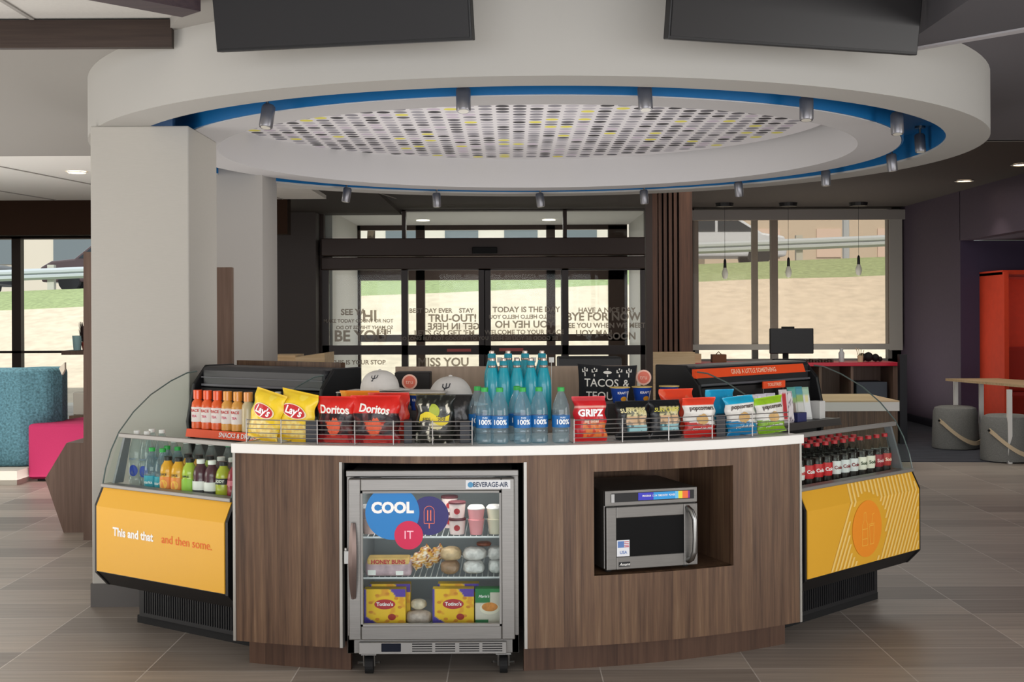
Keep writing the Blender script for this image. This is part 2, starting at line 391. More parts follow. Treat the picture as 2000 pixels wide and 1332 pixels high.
# left wood fascia and beam under the high ceiling
def fbox(p0, p1, th, z0, z1):
    b = BM(); d = (Vector(p1)-Vector(p0)).normalized(); n_ = Vector((-d.y, d.x))*th
    P = [Vector(p0), Vector(p1), Vector(p1)+n_, Vector(p0)+n_]
    prism(b, [(q.x, q.y) for q in P], z0, z1, 'z'); return b
o = mk('ceiling_beam', fbox((-9, 5.5), (at(335, 60, 5.5).x, 5.5), .04, zat(300, 92, 5.5), zat(300, 38, 5.5)), wood('beam_wood', ['2C221D', '382C26', '44372F'], .3, 'Z', 'X'))
setp(o, 'long brown wood ceiling beam running straight across the upper left', 'beam')
bp0 = at(392, 22, 4.95); bp1 = bp0+Vector((-2.2, -2.2, 0))
o = mk('ceiling_beam', fbox((bp1.x, bp1.y), (bp0.x, bp0.y), .14, bp0.z, bp0.z+.22), wood('beam_wood_front', ['33292A', '40343A', '4B3D3A'], .3, 'Z', 'X'))
setp(o, 'short dark brown diagonal ceiling beam left of the left television', 'beam')
# ring soffit
RC = Vector((.147, 7.47, 0)); ZR = 2.37
def ringmesh(prof, seg=128, c=RC):
    b = BM(); rings = [[b.verts.new((c.x+r*math.cos(2*PI*k/seg), c.y+r*math.sin(2*PI*k/seg), z)) for k in range(seg)] for r, z in prof]
    n_ = len(prof)
    for i in range(n_):
        A, B_ = rings[i], rings[(i+1) % n_]
        for k in range(seg): b.faces.new((A[k], A[(k+1) % seg], B_[(k+1) % seg], B_[k]))
    return b
struct('ceiling_6', ringmesh([(2.52, ZR), (2.52, ZC+.02), (2.30, ZC+.02), (2.30, ZR)]), M_ringw, smooth=True)
struct('trim_5', ringmesh([(2.298, ZR+.012), (2.298, ZR+.15), (2.082, ZR+.15), (2.082, ZR+.004), (2.072, ZR+.004), (2.072, ZR+.17), (2.32, ZR+.17), (2.32, ZR+.012)]), M_blue, smooth=True)
struct('ceiling_7', ringmesh([(2.07, ZR), (2.07, ZR+.2), (1.84, ZR+.24), (1.84, ZR)]), M_disc, smooth=True)
b = BM(); seg = 96
vs = [b.verts.new((1.9*math.cos(2*PI*k/seg), 1.9*math.sin(2*PI*k/seg), 0)) for k in range(seg)]; vs2 = [b.verts.new((v.co.x, v.co.y, .05)) for v in vs]
b.faces.new(vs[::-1]); b.faces.new(vs2)
for k in range(seg): b.faces.new((vs[k], vs[(k+1) % seg], vs2[(k+1) % seg], vs2[k]))
o = struct('ceiling_8', b, M_dots); o.location = (RC.x-.147+.0, RC.y, ZR+.21)
# columns
b = BM(); c0 = at(178, 700, 6.21).x; c1 = at(370, 700, 6.21).x
box(b, c0, c1, 6.21, 6.80, 0, ZR+.0); struct('wall_column_left', b, M_wall, bevel=.006)
b = BM(); box(b, c0-.006, c1+.006, 6.204, 6.806, 0, .115); struct('baseboard_column', b, mat('base_grey', '5B5754', .6))
b = BM(); box(b, -2.15, at(513, 500, 8.4).x, 8.4, 8.92, 0, ZR+.05); struct('wall_column_rear', b, mat('plaster_rear', 'A5A19C', .85))
# side walls
PX = 5.25
b = BM(); box(b, PX, PX+.15, 14.745, 17.2, 0, 2.9); box(b, PX, PX+.15, 9.3, 14.76, 2.276, 2.9)
struct('wall_right', b, M_purple)
b = BM(); box(b, PX+.15, 7.2, 9.3, 14.7, 2.276, 2.34); struct('ceiling_9', b, mat('soffit_purple', '6C6470', .8))
xo = at(1912, 600, 14.76).x; zo = zat(1912, 540, 14.76)
b = BM(); box(b, PX+.001, xo, 14.74, 14.9, 0, 2.276); box(b, xo, 7.2, 14.74, 14.9, zo, 2.276)
struct('wall_niche', b, M_purpled)
b = BM()
box(b, xo, xo+.05, 14.0, 16.2, 0, zo+.03); box(b, xo, 7.2, 14.05, 16.2, zo, zo+.05); box(b, xo, 7.2, 16.2, 16.25, 0, zo)
struct('wall_booth', b, M_orange)
b = BM(); box(b, 7.2, 7.3, 9.3, 14.8, 0, 2.3); box(b, PX+.15, 7.3, 9.2, 9.3, 0, 2.9); struct('wall_niche_side', b, M_purpled)
b = BM(); box(b, PX-.02, PX, 14.78, 17.0, 0, .10); struct('baseboard_right', b, mat('base_dark', '24242C', .5))
b = BM(); box(b, 7.3, 7.5, -6, 9.3, 0, 3.4); struct('wall_right_front', b, M_wall)
b = BM(); box(b, -14.2, -14, -6, 17, 0, 3.4); struct('wall_left', b, M_wall)
# back wall solid pieces
def bx_px(b, x0, x1, y0, y1, D, d=.12, mi=0):
    a = at(x0, y1, D); c = at(x1, y0, D); box(b, a.x, c.x, D, D+d, a.z, c.z, mi)
X = lambda px, D=BW: (px-1000)/F*D
Z = lambda py, D=BW: CAMZ-(py-615)/F*D
b = BM()
box(b, X(541)-.02, X(625), BW-.35, BW+.3, 0, 2.86)          # dark pier left of the doors
struct('wall_back_pier', b, mat('pier_dark', '4A4340', .7))
b = BM(); box(b, X(1262), X(1357), BW, BW+.2, 0, 2.86); box(b, X(1742), 5.4, BW, BW+.2, 0, 2.86)
box(b, -14, 5.4, BW, BW+.2, 2.84, 3.4); struct('wall_back', b, mat('wall_back_dark', '4B4542', .7))
# ---------------------------------------------------------------- front windows, right
def frame_bars(b, bars, D, d=.1):
    for (x0, x1, y0, y1) in bars: bx_px(b, x0, x1, y0, y1, D, d)
t = thing('window_1', None, None, (X(1550), BW, 0)); t['kind'] = 'structure'
b = BM(); frame_bars(b, [(1353, 1364, 418, 790), (1508, 1519, 418, 790), (1735, 1760, 418, 790), (1353, 1760, 412, 428), (1353, 1760, 700, 712)], BW, .12)
mk('window_frame', b, mat('frame_grey', '5F5A56', .5), t, world=True)
b = BM(); bx_px(b, 1470, 1480, 418, 712, BW+.35, .08); mk('outer_mullion', b, mat('mullion_pale', '9A958F', .5), t, world=True)
b = BM(); bx_px(b, 1355, 1745, 420, 705, BW+.05, .01); mk('window_pane', b, M_glass, t, world=True)
b = BM(); box(b, X(1353), X(1760), BW, BW+.15, 0, Z(712)); struct('wall_sill', b, M_purpled)
# solar shade hung inside the right window
def shade_mat():
    m = glassy('solar_shade', 'FCF6F0', .02, body=('B4ABA2', .17)); return m
M_shade = shade_mat()
t = thing('window_shade', 'grey see-through roller shade pulled down over the right-hand window', 'shade', (X(1550), BW-.18, Z(684)))
b = BM(); bx_px(b, 1354, 1758, 424, 676, BW-.16, .004); mk('shade_fabric', b, M_shade, t, world=True)
b = BM(); bx_px(b, 1352, 1770, 409, 430, BW-.2, .1); mk('shade_cassette', b, mat('cassette_grey', '77716C', .5), t, world=True)
b = BM(); bx_px(b, 1352, 1762, 671, 684, BW-.17, .03); bx_px(b, 1738, 1762, 428, 684, BW-.175, .02); mk('hem_bar', b, mat('shade_bar', '8C8780', .5), t, world=True)
# window strip between pier and rear column, and the left-hand windows
t = thing('window_2', None, None, (X(90), BW, 0)); t['kind'] = 'structure'
b = BM(); frame_bars(b, [(-900, 566, 452, 468), (-900, 566, 683, 694), (24, 40, 460, 850), (-330, -316, 460, 850), (380, 395, 460, 850), (-900, 566, 846, 860)], BW, .12)
mk('window_frame', b, mat('frame_brown', '3A2C24', .5), t, world=True)
b = BM(); bx_px(b, -900, 566, 460, 850, BW+.05, .01); mk('window_pane', b, M_glass, t, world=True)
b = BM(); box(b, -14, X(560), BW, BW+.2, Z(462), 2.9); struct('wall_back_header', b, mat('header_brown', '33241D', .6))
# ---------------------------------------------------------------- sliding entrance
t = thing('door_1', None, None, (X(945), BW, 0)); t['kind'] = 'structure'
b = BM()
frame_bars(b, [(623, 632, 404, 1000), (1262, 1270, 404, 1000), (623, 1270, 403, 411), (785, 792, 408, 465), (1100, 1107, 408, 465)], BW, .15)
mk('door_frame', b, M_bronze, t, world=True)
b = BM(); bx_px(b, 627, 1266, 463, 500, BW-.22, .3); bx_px(b, 627, 1266, 500, 527, BW-.12, .2); mk('door_header', b, M_bronze, t, world=True, bevel=.01)
b = BM(); bx_px(b, 922, 971, 482, 495, BW-.30, .08); mk('motion_sensor', b, M_blackm, t, world=True, bevel=.01)
for i, (x0, x1, yy) in enumerate([(630, 797, BW-.02), (785, 947, BW-.09), (947, 1110, BW-.09), (1097, 1264, BW-.02)]):
    b = BM(); sw = 12 if i in (0, 3) else 11
    bx_px(b, x0, x0+sw, 505 if i in (1, 2) else 520, 860, yy, .05); bx_px(b, x1-sw, x1, 505 if i in (1, 2) else 520, 860, yy, .05)
    bx_px(b, x0, x1, 505 if i in (1, 2) else 518, 528, yy, .05); bx_px(b, x0, x1, 674, 693, yy, .05); bx_px(b, x0, x1, 805, 830, yy, .05)
    p = mk('door_panel', b, mat('panel_bronze', '332B29', .4, metal=.2), t, world=True)
    b = BM(); bx_px(b, x0+sw, x1-sw, 528, 805, yy+.02, .008); mk('glass', b, M_glass, p, world=True)
bx = BM(); bx_px(bx, 632, 1262, 411, 463, BW+.06, .008); mk('transom_glass', bx, M_glass, t, world=True)
# red safety stickers
b = BM(); bx_px(b, 873, 920, 681, 687, BW-.095, .004); bx_px(b, 975, 1022, 680, 686, BW-.095, .004); mk('safety_sticker', b, mat('sticker_red', 'C9605C', .5), t, world=True)
# vinyl words on the glass
M_vinyl = glassy('vinyl_print', 'B8AFA4', .01, body=('B3AAA0', .55))
def vin(px, py, h, s, mirror=False, bold=.03, sx=1.0, D=BW-.105):
    k = D/F; a = at(px, py, D)
    add_text(VB, s, h*1.35*k, lambda x, y: (a.x+x, D, a.z+y), bold=bold, mirror=mirror, sx=sx)
VB = BM()
WORDS = [(1, 862, 607, 9, 'BEST DAY EVER    STAY'), (1, 884, 622, 15, 'TRU-OUT!'), (1, 886, 638, 13, 'GET IN HERE', 1), (1, 868, 651, 11, "LET'S GO GET 'EM"), (1, 868, 661, 7, 'SO LONG BUT NOT GOODBYE TO YOU'), (1, 866, 708, 17, 'MISS YOU'),
         (2, 1028, 605, 11, 'TODAY IS THE DAY'), (2, 1020, 619, 8, 'HELLO HELLO HELLO YOU', 1), (2, 1024, 634, 14, 'YOU HEY HO', 1), (2, 1024, 649, 9, 'WELCOME TO YOUR PLACE'), (2, 1024, 661, 8, 'BE GOOD BE YOU BE HERE', 1)]
for wd in WORDS:
    D = BW-.10; vin(wd[1], wd[2], wd[3], wd[4], mirror=len(wd) > 5, D=D)
mk('lettering', VB, M_vinyl, t, world=True, flip=False)
VB = BM()
for (px_, py_, h, s, mr) in [(690, 610, 12, 'SEE YA', 0), (722, 618, 22, 'HI', 0), (700, 627, 7, 'MAKE TODAY COUNT OR NOT', 0), (712, 640, 7, 'SO MANY THINGS TO DO', 1), (704, 657, 22, 'BE YOU', 0), (750, 648, 9, 'HERE', 1), (700, 708, 9, 'THIS IS YOUR STOP', 0),
                        (1185, 606, 10, 'HAVE A NICE DAY', 0), (1178, 619, 16, 'BYE FOR NOW', 0), (1182, 636, 10, 'SEE YOU WHEN WE MEET', 0), (1160, 651, 12, 'I AM YOU', 1), (1215, 657, 14, 'SOON', 0)]:
    D = BW-.028; vin(px_, py_, h, s, mirror=bool(mr), D=D)
mk('lettering', VB, M_vinyl, t, world=True, flip=False)
# ---------------------------------------------------------------- vestibule
VD = 20.0
b = BM(); box(b, X(541), -2.45, BW+.2, VD, 0, 2.9); box(b, 1.86, 2.1, BW+.2, VD, 0, 2.9); struct('wall_vestibule', b, mat('vestibule_wall', 'BDBBB5', .8))
b = BM(); box(b, -2.6, 2.1, BW+.2, VD, 2.86, 2.95); struct('ceiling_10', b, M_ceilw)
t = thing('door_2', None, None, (-.3, VD, 0)); t['kind'] = 'structure'
b = BM(); frame_bars(b, [(670, 703, 440, 900), (814, 829, 440, 900), (1069, 1084, 440, 900), (1190, 1225, 440, 900), (670, 1225, 438, 450), (670, 1225, 465, 548)], VD, .12)
frame_bars(b, [(670, 1225, 652, 668)], VD, .06)
mk('door_frame', b, M_bronze, t, world=True)
b = BM(); bx_px(b, 703, 1190, 450, 900, VD+.05, .01); mk('glass', b, M_glass, t, world=True)
for i, x in enumerate((826, 1072)):
    p = at(x, 430, 18.9); b = BM(); lathe(b, [(.09, 0), (.10, -.012), (.07, -.012)], 20, (p.x, 18.9, 2.86))
    o = mk('ceiling_light', b, mat('lamp_lens', 'FFF6E0', .4, emit=3)); setp(o, 'round vestibule ceiling light seen through the %s part of the transom' % ('left' if i == 0 else 'right'), 'ceiling light', 'vestibule ceiling lights')
# ================================================================ outside
M_sand = mat('sand_bank', 'D3C2AC', .95, noise_amt=.12, nscale=4, bump=.6, bscale=5)
M_grass = mat('grass_bank', '97A372', .95, noise_amt=.25, nscale=9)
M_conc = mat('concrete_walk', 'D8D2C6', .9)
def hz(x, y):
    def L(a, c, t): return a+(c-a)*max(0, min(1, t))
    k = .035*x if y > 26 else .035*x*max(0, (y-21)/5)
    if y < 22.5: z = 0
    elif y < 30: z = L(0, 2.05, (y-22.5)/7.5)
    elif y < 34: z = L(2.05, 2.62, (y-30)/4)
    else: z = 2.62+.004*(y-34)
    return z+k-.02
b = BM()
ys = [20.25, 21.5, 22.5]+[22.5+.5*i for i in range(1, 16)]+[30.5, 31, 32, 33, 34, 40, 60, 110]
xs = [-40+2*i for i in range(41)]
vs = [[b.verts.new((x, y, hz(x, y)+(.05*noise.noise(Vector((x*1.3, y*1.3, 0))) if 23 < y < 34 else 0))) for x in xs] for y in ys]
for j in range(len(ys)-1):
    ym = (ys[j]+ys[j+1])/2
    for i in range(len(xs)-1):
        f = b.faces.new((vs[j][i], vs[j][i+1], vs[j+1][i+1], vs[j+1][i])); f.material_index = 0 if ym < 22.5 else 1 if ym < 30 else 2 if ym < 34 else 3
struct('ground_outside', b, [M_conc, M_sand, M_grass, mat('asphalt', '8E8B86', .9)], smooth=True)
# guardrail: rail and posts
t = thing('guardrail', 'grey steel roadside guardrail along the top of the grassy bank outside', 'guardrail', (0, 34.2, hz(0, 34.2)))
M_galv = mat('galvanised', 'B7BCC0', .6, metal=.2)
b = BM(); n_ = 40
prof = [(-.02, 0), (-.09, .06), (-.09, .12), (-.03, .155), (-.09, .19), (-.09, .25), (-.02, .31)]
vv = [[b.verts.new((-22+i*1.1, 34.1+p[0], hz(-22+i*1.1, 34.2)+.28+p[1])) for p in prof] for i in range(n_+1)]
for A, B_ in zip(vv, vv[1:]):
    for k in range(len(prof)-1): b.faces.new((A[k], B_[k], B_[k+1], A[k+1]))
mk('rail', b, M_galv, t, world=True)
for i in range(9):
    x = -15.4+i*2.9; b = BM(); box(b, x-.09, x+.09, 34.13, 34.3, hz(x, 34.2)-.1, hz(x, 34.2)+.68); mk('post', b, mat('post_wood', 'B9B6AC', .9), t, world=True)
# buildings beyond
def building(label, x0, x1, y, z1, c, bands):
    z0 = hz((x0+x1)/2, y)-.9
    t = thing('building', label, 'building', ((x0+x1)/2, y, z0))
    b = BM(); box(b, x0, x1, y, y+8, z0, z1); mk('wall', b, mat('bw_'+c, c, .9), t, world=True)
    b = BM(); box(b, x0-.2, x1+.2, y-.2, y+8.2, z1, z1+.3); mk('roof', b, mat('parapet', 'A49A8E', .9), t, world=True)
    for (a, c_, zb, zt, cc) in bands:
        b = BM(); box(b, a, c_, y-.06, y, zb, zt); mk('window' if cc == '6C7478' else 'sign_band', b, mat('bp_'+cc, cc, .6), t, world=True)
building('long tan low building behind the guardrail outside the right window', 9.5, 40, 62, 11.5, 'C9B8A4', [(12+3*i, 13.2+3*i, 4.2, 5.6, 'D9C0B0') for i in range(5)])
building('white and tan building with a pale sign band far outside the doors', -12, 9.2, 68, 10.8, 'D8CFC2', [(-10+3.2*i, -8.2+3.2*i, 4.4, 6.2, '6C7478') for i in range(5)]+[(-3, 8, 8.0, 9.0, 'B9B4B0')])
building('pale beige building far outside the left-hand windows', -44, -14, 66, 11.0, 'CFC4B4', [(-40+4*i, -37.6+4*i, 4.2, 5.8, '6C7478') for i in range(6)])
# cars: side profile swept, wheels
def car(label, x, y, c, s=1.0):
    z = hz(x, y); t = thing('car', label, 'car', (x, y, z))
    P = [(-2.2, .3), (-2.25, .75), (-1.9, .95), (-1.2, 1.02), (-.7, 1.42), (.8, 1.45), (1.5, 1.0), (2.15, .9), (2.25, .6), (2.2, .3)]
    b = BM(); prism(b, [(a*s, q*s) for a, q in P], -.85, .85, 'y'); mk('body', b, mat('car_'+c, c, .3, coat=.5), t, bevel=.06)
    b = BM()
    for sgn in (-1, 1): prism(b, [(-1.05, 1.04), (-.65, 1.36), (.1, 1.38), (.1, 1.04)], sgn*.855, sgn*.87, 'y'); prism(b, [(.18, 1.04), (.18, 1.38), (.75, 1.38), (1.3, 1.04)], sgn*.855, sgn*.87, 'y')
    mk('side_windows', b, mat('car_glass', '2A3036', .1), t)
    for wx in (-1.35, 1.4):
        for sgn in (-1, 1):
            b = BM(); tube(b, [(wx, sgn*.7, .33), (wx, sgn*.88, .33)], .33, 16); mk('wheel', b, M_black, t)
car('silver car parked beyond the guardrail outside the right window', 5.9, 38, 'C9CCD2')
car('dark grey car at the far left beyond the guardrail', -16.9, 36.6, '3A3D44')
car('dark maroon car beyond the guardrail near the brown screen post', -12.2, 39.4, '4B3A3C')
# street lamp-like post behind the rail
t = thing('street_light', 'grey roadside light post with a square head outside the right window', 'street light', (9.55, 36, hz(9.5, 36)))
b = BM(); tube(b, [(0, 0, 0), (0, 0, 1.6)], .1, 8); mk('pole', b, M_galv, t)
b = BM(); box(b, -.45, .45, -.1, .1, 1.6, 1.66); mk('arm', b, M_galv, t)
b = BM(); box(b, -.22, .22, -.15, .15, 1.7, 2.15); mk('lamp_head', b, mat('lamp_grey', '8E9296', .5), t, bevel=.03)
# tree for the green beyond the transom
def tree(label, x, y, r, h):
    t = thing('tree', label, 'tree', (x, y, hz(x, y))); b = BM(); tube(b, [(0, 0, 0), (.1, 0, h*.5), (0, 0, h*.8)], [.18, .13, .06], 8); mk('trunk', b, mat('bark', '5B4C3E', .9), t)
    b = BM(); rnd = random.Random(int(x*10))
    for k in range(420):
        a, q, rr = rnd.uniform(0, 2*PI), rnd.uniform(-1, 1), r*rnd.uniform(.45, 1)**.5
        c = Vector((rr*math.cos(a)*math.sqrt(1-q*q), rr*math.sin(a)*math.sqrt(1-q*q), h*.8+rr*q*.85)); s = rnd.uniform(.18, .34)
        d1 = Vector((rnd.uniform(-1, 1), rnd.uniform(-1, 1), rnd.uniform(-1, 1))).normalized()*s; d2 = d1.orthogonal().normalized()*s*.7
        b.faces.new([b.verts.new(c+p) for p in (-d1, -d2*.8, d1, d2*.8)])
    mk('crown', b, mat('leaf', '93AD62', .8, noise_amt=.3, nscale=2), t, flip=False)
tree('light green tree on the bank seen through the left part of the door transom', -5.2, 46, 2.2, 5.4)
tree('small green tree on the bank beside the dark pier outside', -7.6, 42.5, 1.4, 3.6)
tree('green tree by the road at the right edge of the right window', 13.6, 44, 2.0, 6.0)
# ================================================================ lobby furniture
# left: teal booth back
pa = floor_at(60, 936); 
t = thing('lounge_booth', 'high curved teal tweed booth seat beside the left windows', 'booth', (-4.75, 11.2, 0))
b = BM()
pts = [(-7.2, 11.0), (-4.30, 11.0), (-4.08, 11.1), (-4.02, 11.25), (-4.05, 11.5), (-4.3, 11.5), (-4.4, 11.3), (-7.2, 11.3)]
prism(b, pts, .12, .98, 'z'); mk('backrest', b, M_teal, t, world=True, bevel=.05, seg=3)
b = BM(); prism(b, [(-7.0, 10.5), (-4.95, 10.55), (-4.78, 11.0), (-7.0, 11.0)], .12, .80, 'z'); mk('side_wing', b, M_teal, t, world=True, bevel=.05, seg=3)
b = BM(); box(b, -7.1, -4.22, 10.72, 11.4, 0, .12); mk('plinth', b, mat('plinth_cream', 'CFC9BC', .6), t, world=True)
b = BM(); prism(b, [(-3.98, .98), (-3.93, 1.03), (-3.93, .97), (-3.955, .92)], 11.06, 11.1, 'y'); mk('edge_trim', b, mat('trim_cream', 'C9BFAE', .6), t, world=True)
# pink ottoman
t = thing('ottoman', 'bright pink upholstered block stool between the teal booth and wooden screen', 'ottoman', (-3.95, 11.3, 0))
b = BM(); prism(b, [(-.27, -.35), (.55, -.35), (.55, .4), (-.05, .4)], .02, .50, 'z'); mk('cushion', b, M_pink, t, bevel=.03, seg=3)
b = BM(); prism(b, [(-.2, -.3), (.45, -.3), (.45, .35), (0, .35)], 0, .02, 'z'); mk('feet', b, M_black, t)
# hexagonal wood planter end and screen post
pp = floor_at(150, 1040)
def tracepoly(pts, D, d, name, m, t=None, **k):
    b = BM(); P = [at(x, y, D) for x, y in pts]; prism(b, [(p.x, p.z) for p in P], D, D+d, 'y')
    for v in b.verts:
        if v.co.z < .03: v.co.z = 0
    return mk(name, b, m, t, world=t is not None, **k)
D1 = 8.35
o = tracepoly([(124, 1040), (88, 935), (130, 865), (182, 865), (182, 1040)], D1, .55, 'side_table', M_wood2); setp(o, 'low angular brown wood block table with a slanted side, left of the column', 'table')
D2 = 8.06
o = tracepoly([(163, 1055), (163, 492), (181, 492), (181, 1055)], D2, .06, 'wooden_screen', M_wood2); setp(o, 'tall narrow brown wood screen panel just left of the big column', 'screen')
D3 = 7.7
b = BM(); a = at(424, 690, D3); c = at(452, 522, D3); box(b, a.x, c.x, D3, D3+.06, 0, c.z)
o = mk('wooden_screen', b, M_wood2); setp(o, 'brown wood screen standing in front of the rear white column', 'screen')
# small things by the left window: table with condiment, cup
t = thing('counter_table', 'brown bar ledge under the left window with small items on it', 'table', (-5.4, 15.6, 0))
zt = zat(150, 684, 15.5)
b = BM(); box(b, at(128, 0, 15.5).x, at(176, 0, 15.5).x, 15.3, 15.7, zt-.05, zt); mk('tabletop', b, M_wood2, t, world=True)
b = BM(); tube(b, [(at(170, 0, 15.5).x, 15.5, 0), (at(170, 0, 15.5).x, 15.5, zt-.05)], .04, 8); mk('leg', b, M_black, t, world=True)
p = at(151, 678, 15.5); b = BM(); lathe(b, [(.045, 0), (.06, .18)], 14, (p.x, 15.5, zt)); o = mk('paper_cup', b, mat('cup_teal', 'A9CFD2', .6)); setp(o, 'pale blue cup on the ledge by the left window', 'cup')
t = thing('potted_plant', 'small dark-leaved plant on the ledge behind the pale blue cup', 'plant', (p.x+.1, 15.55, zt))
b = BM(); lathe(b, [(.05, 0), (.07, .1)], 12); mk('pot', b, mat('pot_red', '8A3428', .6), t)
b = BM(); rnd = random.Random(3)
for k in range(26):
    a = rnd.uniform(0, 6.28); c = Vector((.05*math.cos(a), .05*math.sin(a), .1)); e_ = c+Vector((.05*math.cos(a), .05*math.sin(a), rnd.uniform(.1, .26)))
    sd_ = Vector((-math.sin(a), math.cos(a), 0))*.018; b.faces.new([b.verts.new(q) for q in (c-sd_, e_-sd_*.2, e_+sd_*.2, c+sd_)])
mk('leaves', b, mat('leaf_dark', '3A2B2A', .8), t, flip=False)
# cereal-like box at (150, 780)
t = thing('waste_unit', 'low grey cabinet with a wooden top beside the pink stool', 'cabinet', (-4.5, 13.2, 0))
zt = zat(150, 812, 13.2); a = at(140, 812, 13.2).x; c = at(175, 812, 13.2).x
b = BM(); box(b, a, c+.2, 13.2, 13.7, 0, zt-.04); mk('body', b, mat('cab_brown', '5A4A40', .6), t, world=True)
b = BM(); box(b, a-.02, c+.22, 13.18, 13.72, zt-.04, zt); mk('worktop', b, M_wood2, t, world=True)
b = BM(); p = at(150, 800, 13.3); box(b, p.x-.04, p.x+.14, 13.3, 13.42, zt, zt+.24); o = mk('napkin_holder', b, mat('napkin', 'C9C5BB', .6), bevel=.01); setp(o, 'pale grey napkin box on the low cabinet by the pink stool', 'napkin holder')
b = BM(); lathe(b, [(.06, 0), (.075, .12), (.05, .2), (.02, .22)], 14, (p.x+.07, 13.52, zt)); o = mk('lidded_jar', b, mat('jar_red', 'C8402B', .4), smooth=True); setp(o, 'red jar behind the pale napkin box by the left window', 'jar')
# right: bucket stools
def stool(label, p, rz):
    t = thing('stool', label, 'stool', (p.x, p.y, .007), rz, 'grey felt bucket stools')
    b = BM(); lathe(b, [(.10, 0), (.235, .005), (.24, .03), (.225, .38), (.21, .425), (.17, .44), (.02, .445)], 32); mk('seat', b, M_felt, t, smooth=True)
    b = BM(); n_ = 20; P = []
    for k in range(n_+1):
        a = PI*k/n_; P.append(Vector((-.255*math.cos(a), -.255*math.sin(a)-.01, .30-.23*math.sin(a)**1.2)))
    for k in range(n_):
        A, B_ = P[k], P[k+1]; b.faces.new([b.verts.new(q) for q in (A-Vector((0, 0, .022)), B_-Vector((0, 0, .022)), B_+Vector((0, 0, .022)), A+Vector((0, 0, .022)))])
    bmesh.ops.remove_doubles(b, verts=b.verts, dist=1e-5); o = mk('carry_strap', b, M_strap, t, flip=False)
    md = o.modifiers.new('s', 'SOLIDIFY'); md.thickness = .008; md.offset = 0
    for s_ in (-1, 1):
        b = BM(); tube(b, [(s_*.22, -.01, .30), (s_*.268, -.01, .30)], .012, 8); mk('strap_button', b, M_black, t)
stool('round grey felt stool with tan strap, nearer the purple wall and further back', floor_at(1866, 876), .55)
stool('round grey felt stool with tan strap, at the right edge of the photo', floor_at(1965, 900), .55)
# communal table
t = thing('dining_table', 'narrow light wood table on white steel legs beside the orange booth', 'table', (4.75, 13.0, 0))
b = BM(); prism(b, [(4.66, 13.55), (5.22, 13.55), (5.85, 11.7), (5.1, 11.7)], .70, .725, 'z')
mk('tabletop', b, M_lwood, t, world=True)
for (q, w_) in (((1867, 870), 0), ((1917, 876), 0), ((1972, 905), 0)):
    p = floor_at(*q); b = BM(); box(b, p.x-.02, p.x+.02, p.y-.02, p.y+.02, 0, .70); mk('leg', b, M_white, t, world=True)
b = BM(); p = floor_at(1917, 876); tube(b, [(p.x, p.y, .66), (p.x+.13, p.y+.4, .05)], .018, 8); mk('brace', b, M_white, t, world=True)
# booth bench
b = BM(); box(b, xo+.06, 7.1, 15.0, 15.7, .007, .45); box(b, xo+.06, 7.1, 15.6, 15.9, .45, 1.0)
o = mk('booth_bench', b, mat('bench_red', 'B8321E', .8), bevel=.04); setp(o, 'orange-red upholstered bench inside the orange booth alcove', 'bench')
# ceiling downlights
for i, (x, y) in enumerate([(1883, 352), (1995, 320)]):
    zc = 2.855; D = (zc-CAMZ)*F/(615-y-ROLL*(x-1000)); p = at(x, y, D)
    t = thing('downlight', 'round recessed downlight in the dark ceiling, %s' % ['left one of two above purple wall', 'right one at the photo edge'][i], 'ceiling light', (p.x, D, zc), 0, 'recessed downlights')
    b = BM(); lathe(b, [(.075, -.001), (.10, -.012), (.075, -.014)], 24, close=False); mk('trim_ring', b, M_white, t)
    b = BM(); lathe(b, [(.001, -.006), (.076, -.006)], 24, close=False); mk('lens', b, mat('lens_warm', 'FFE9C8', .4, emit=9), t, flip=False)
    l_ = bpy.data.lights.new('downlight_lamp', 'SPOT'); l_.energy = 14; l_.spot_size = 1.7; l_.spot_blend = .6; l_.color = (1, .9, .78); lo = bpy.data.objects.new('downlight_lamp', l_); COL.objects.link(lo); lo.location = (p.x, D, zc-.03)
p = at(150, 335, (ZC-CAMZ)*F/(615-335+4)); 
t = thing('downlight', 'round recessed downlight in the white tiled ceiling left of the column', 'ceiling light', (p.x, p.y, ZC-.002), 0, 'recessed downlights')
b = BM(); lathe(b, [(.075, -.001), (.09, -.01), (.075, -.012)], 24, close=False); mk('trim_ring', b, M_white, t)
b = BM(); lathe(b, [(.001, -.006), (.076, -.006)], 24, close=False); mk('lens', b, MATS['lens_warm'], t, flip=False)
# pendants in the window bay
for i, (xc, yb) in enumerate([(1416, 527), (1540, 524), (1677, 520)]):
    D = 16.2; p = at(xc, yb, D)
    t = thing('pendant_light', 'clear glass bulb pendant on a thin wire, %s of three in the right window' % ['leftmost', 'middle one', 'rightmost'][i], 'pendant light', (p.x, D, 2.855), 0, 'pendants in the right window')
    b = BM(); lathe(b, [(.001, -.05), (.11, -.045), (.12, 0)], 20, close=False); mk('canopy', b, M_black, t)
    zb = p.z-2.855
    b = BM(); tube(b, [(0, 0, -.04), (0, 0, zb+.12)], .0022, 6); mk('cord', b, M_black, t)
    b = BM(); lathe(b, [(.008, .14), (.017, .12), (.02, .03), (.018, .02)], 12, (0, 0, zb)); mk('socket', b, M_black, t, smooth=True)
    b = BM(); lathe(b, [(.018, .03), (.036, -.02), (.042, -.06), (.026, -.11), (.002, -.12)], 16, (0, 0, zb), close=False); mk('bulb', b, glassy('bulb_glass', 'FFFFFF', .25, body=('F4F1E8', .7)), t, smooth=True)
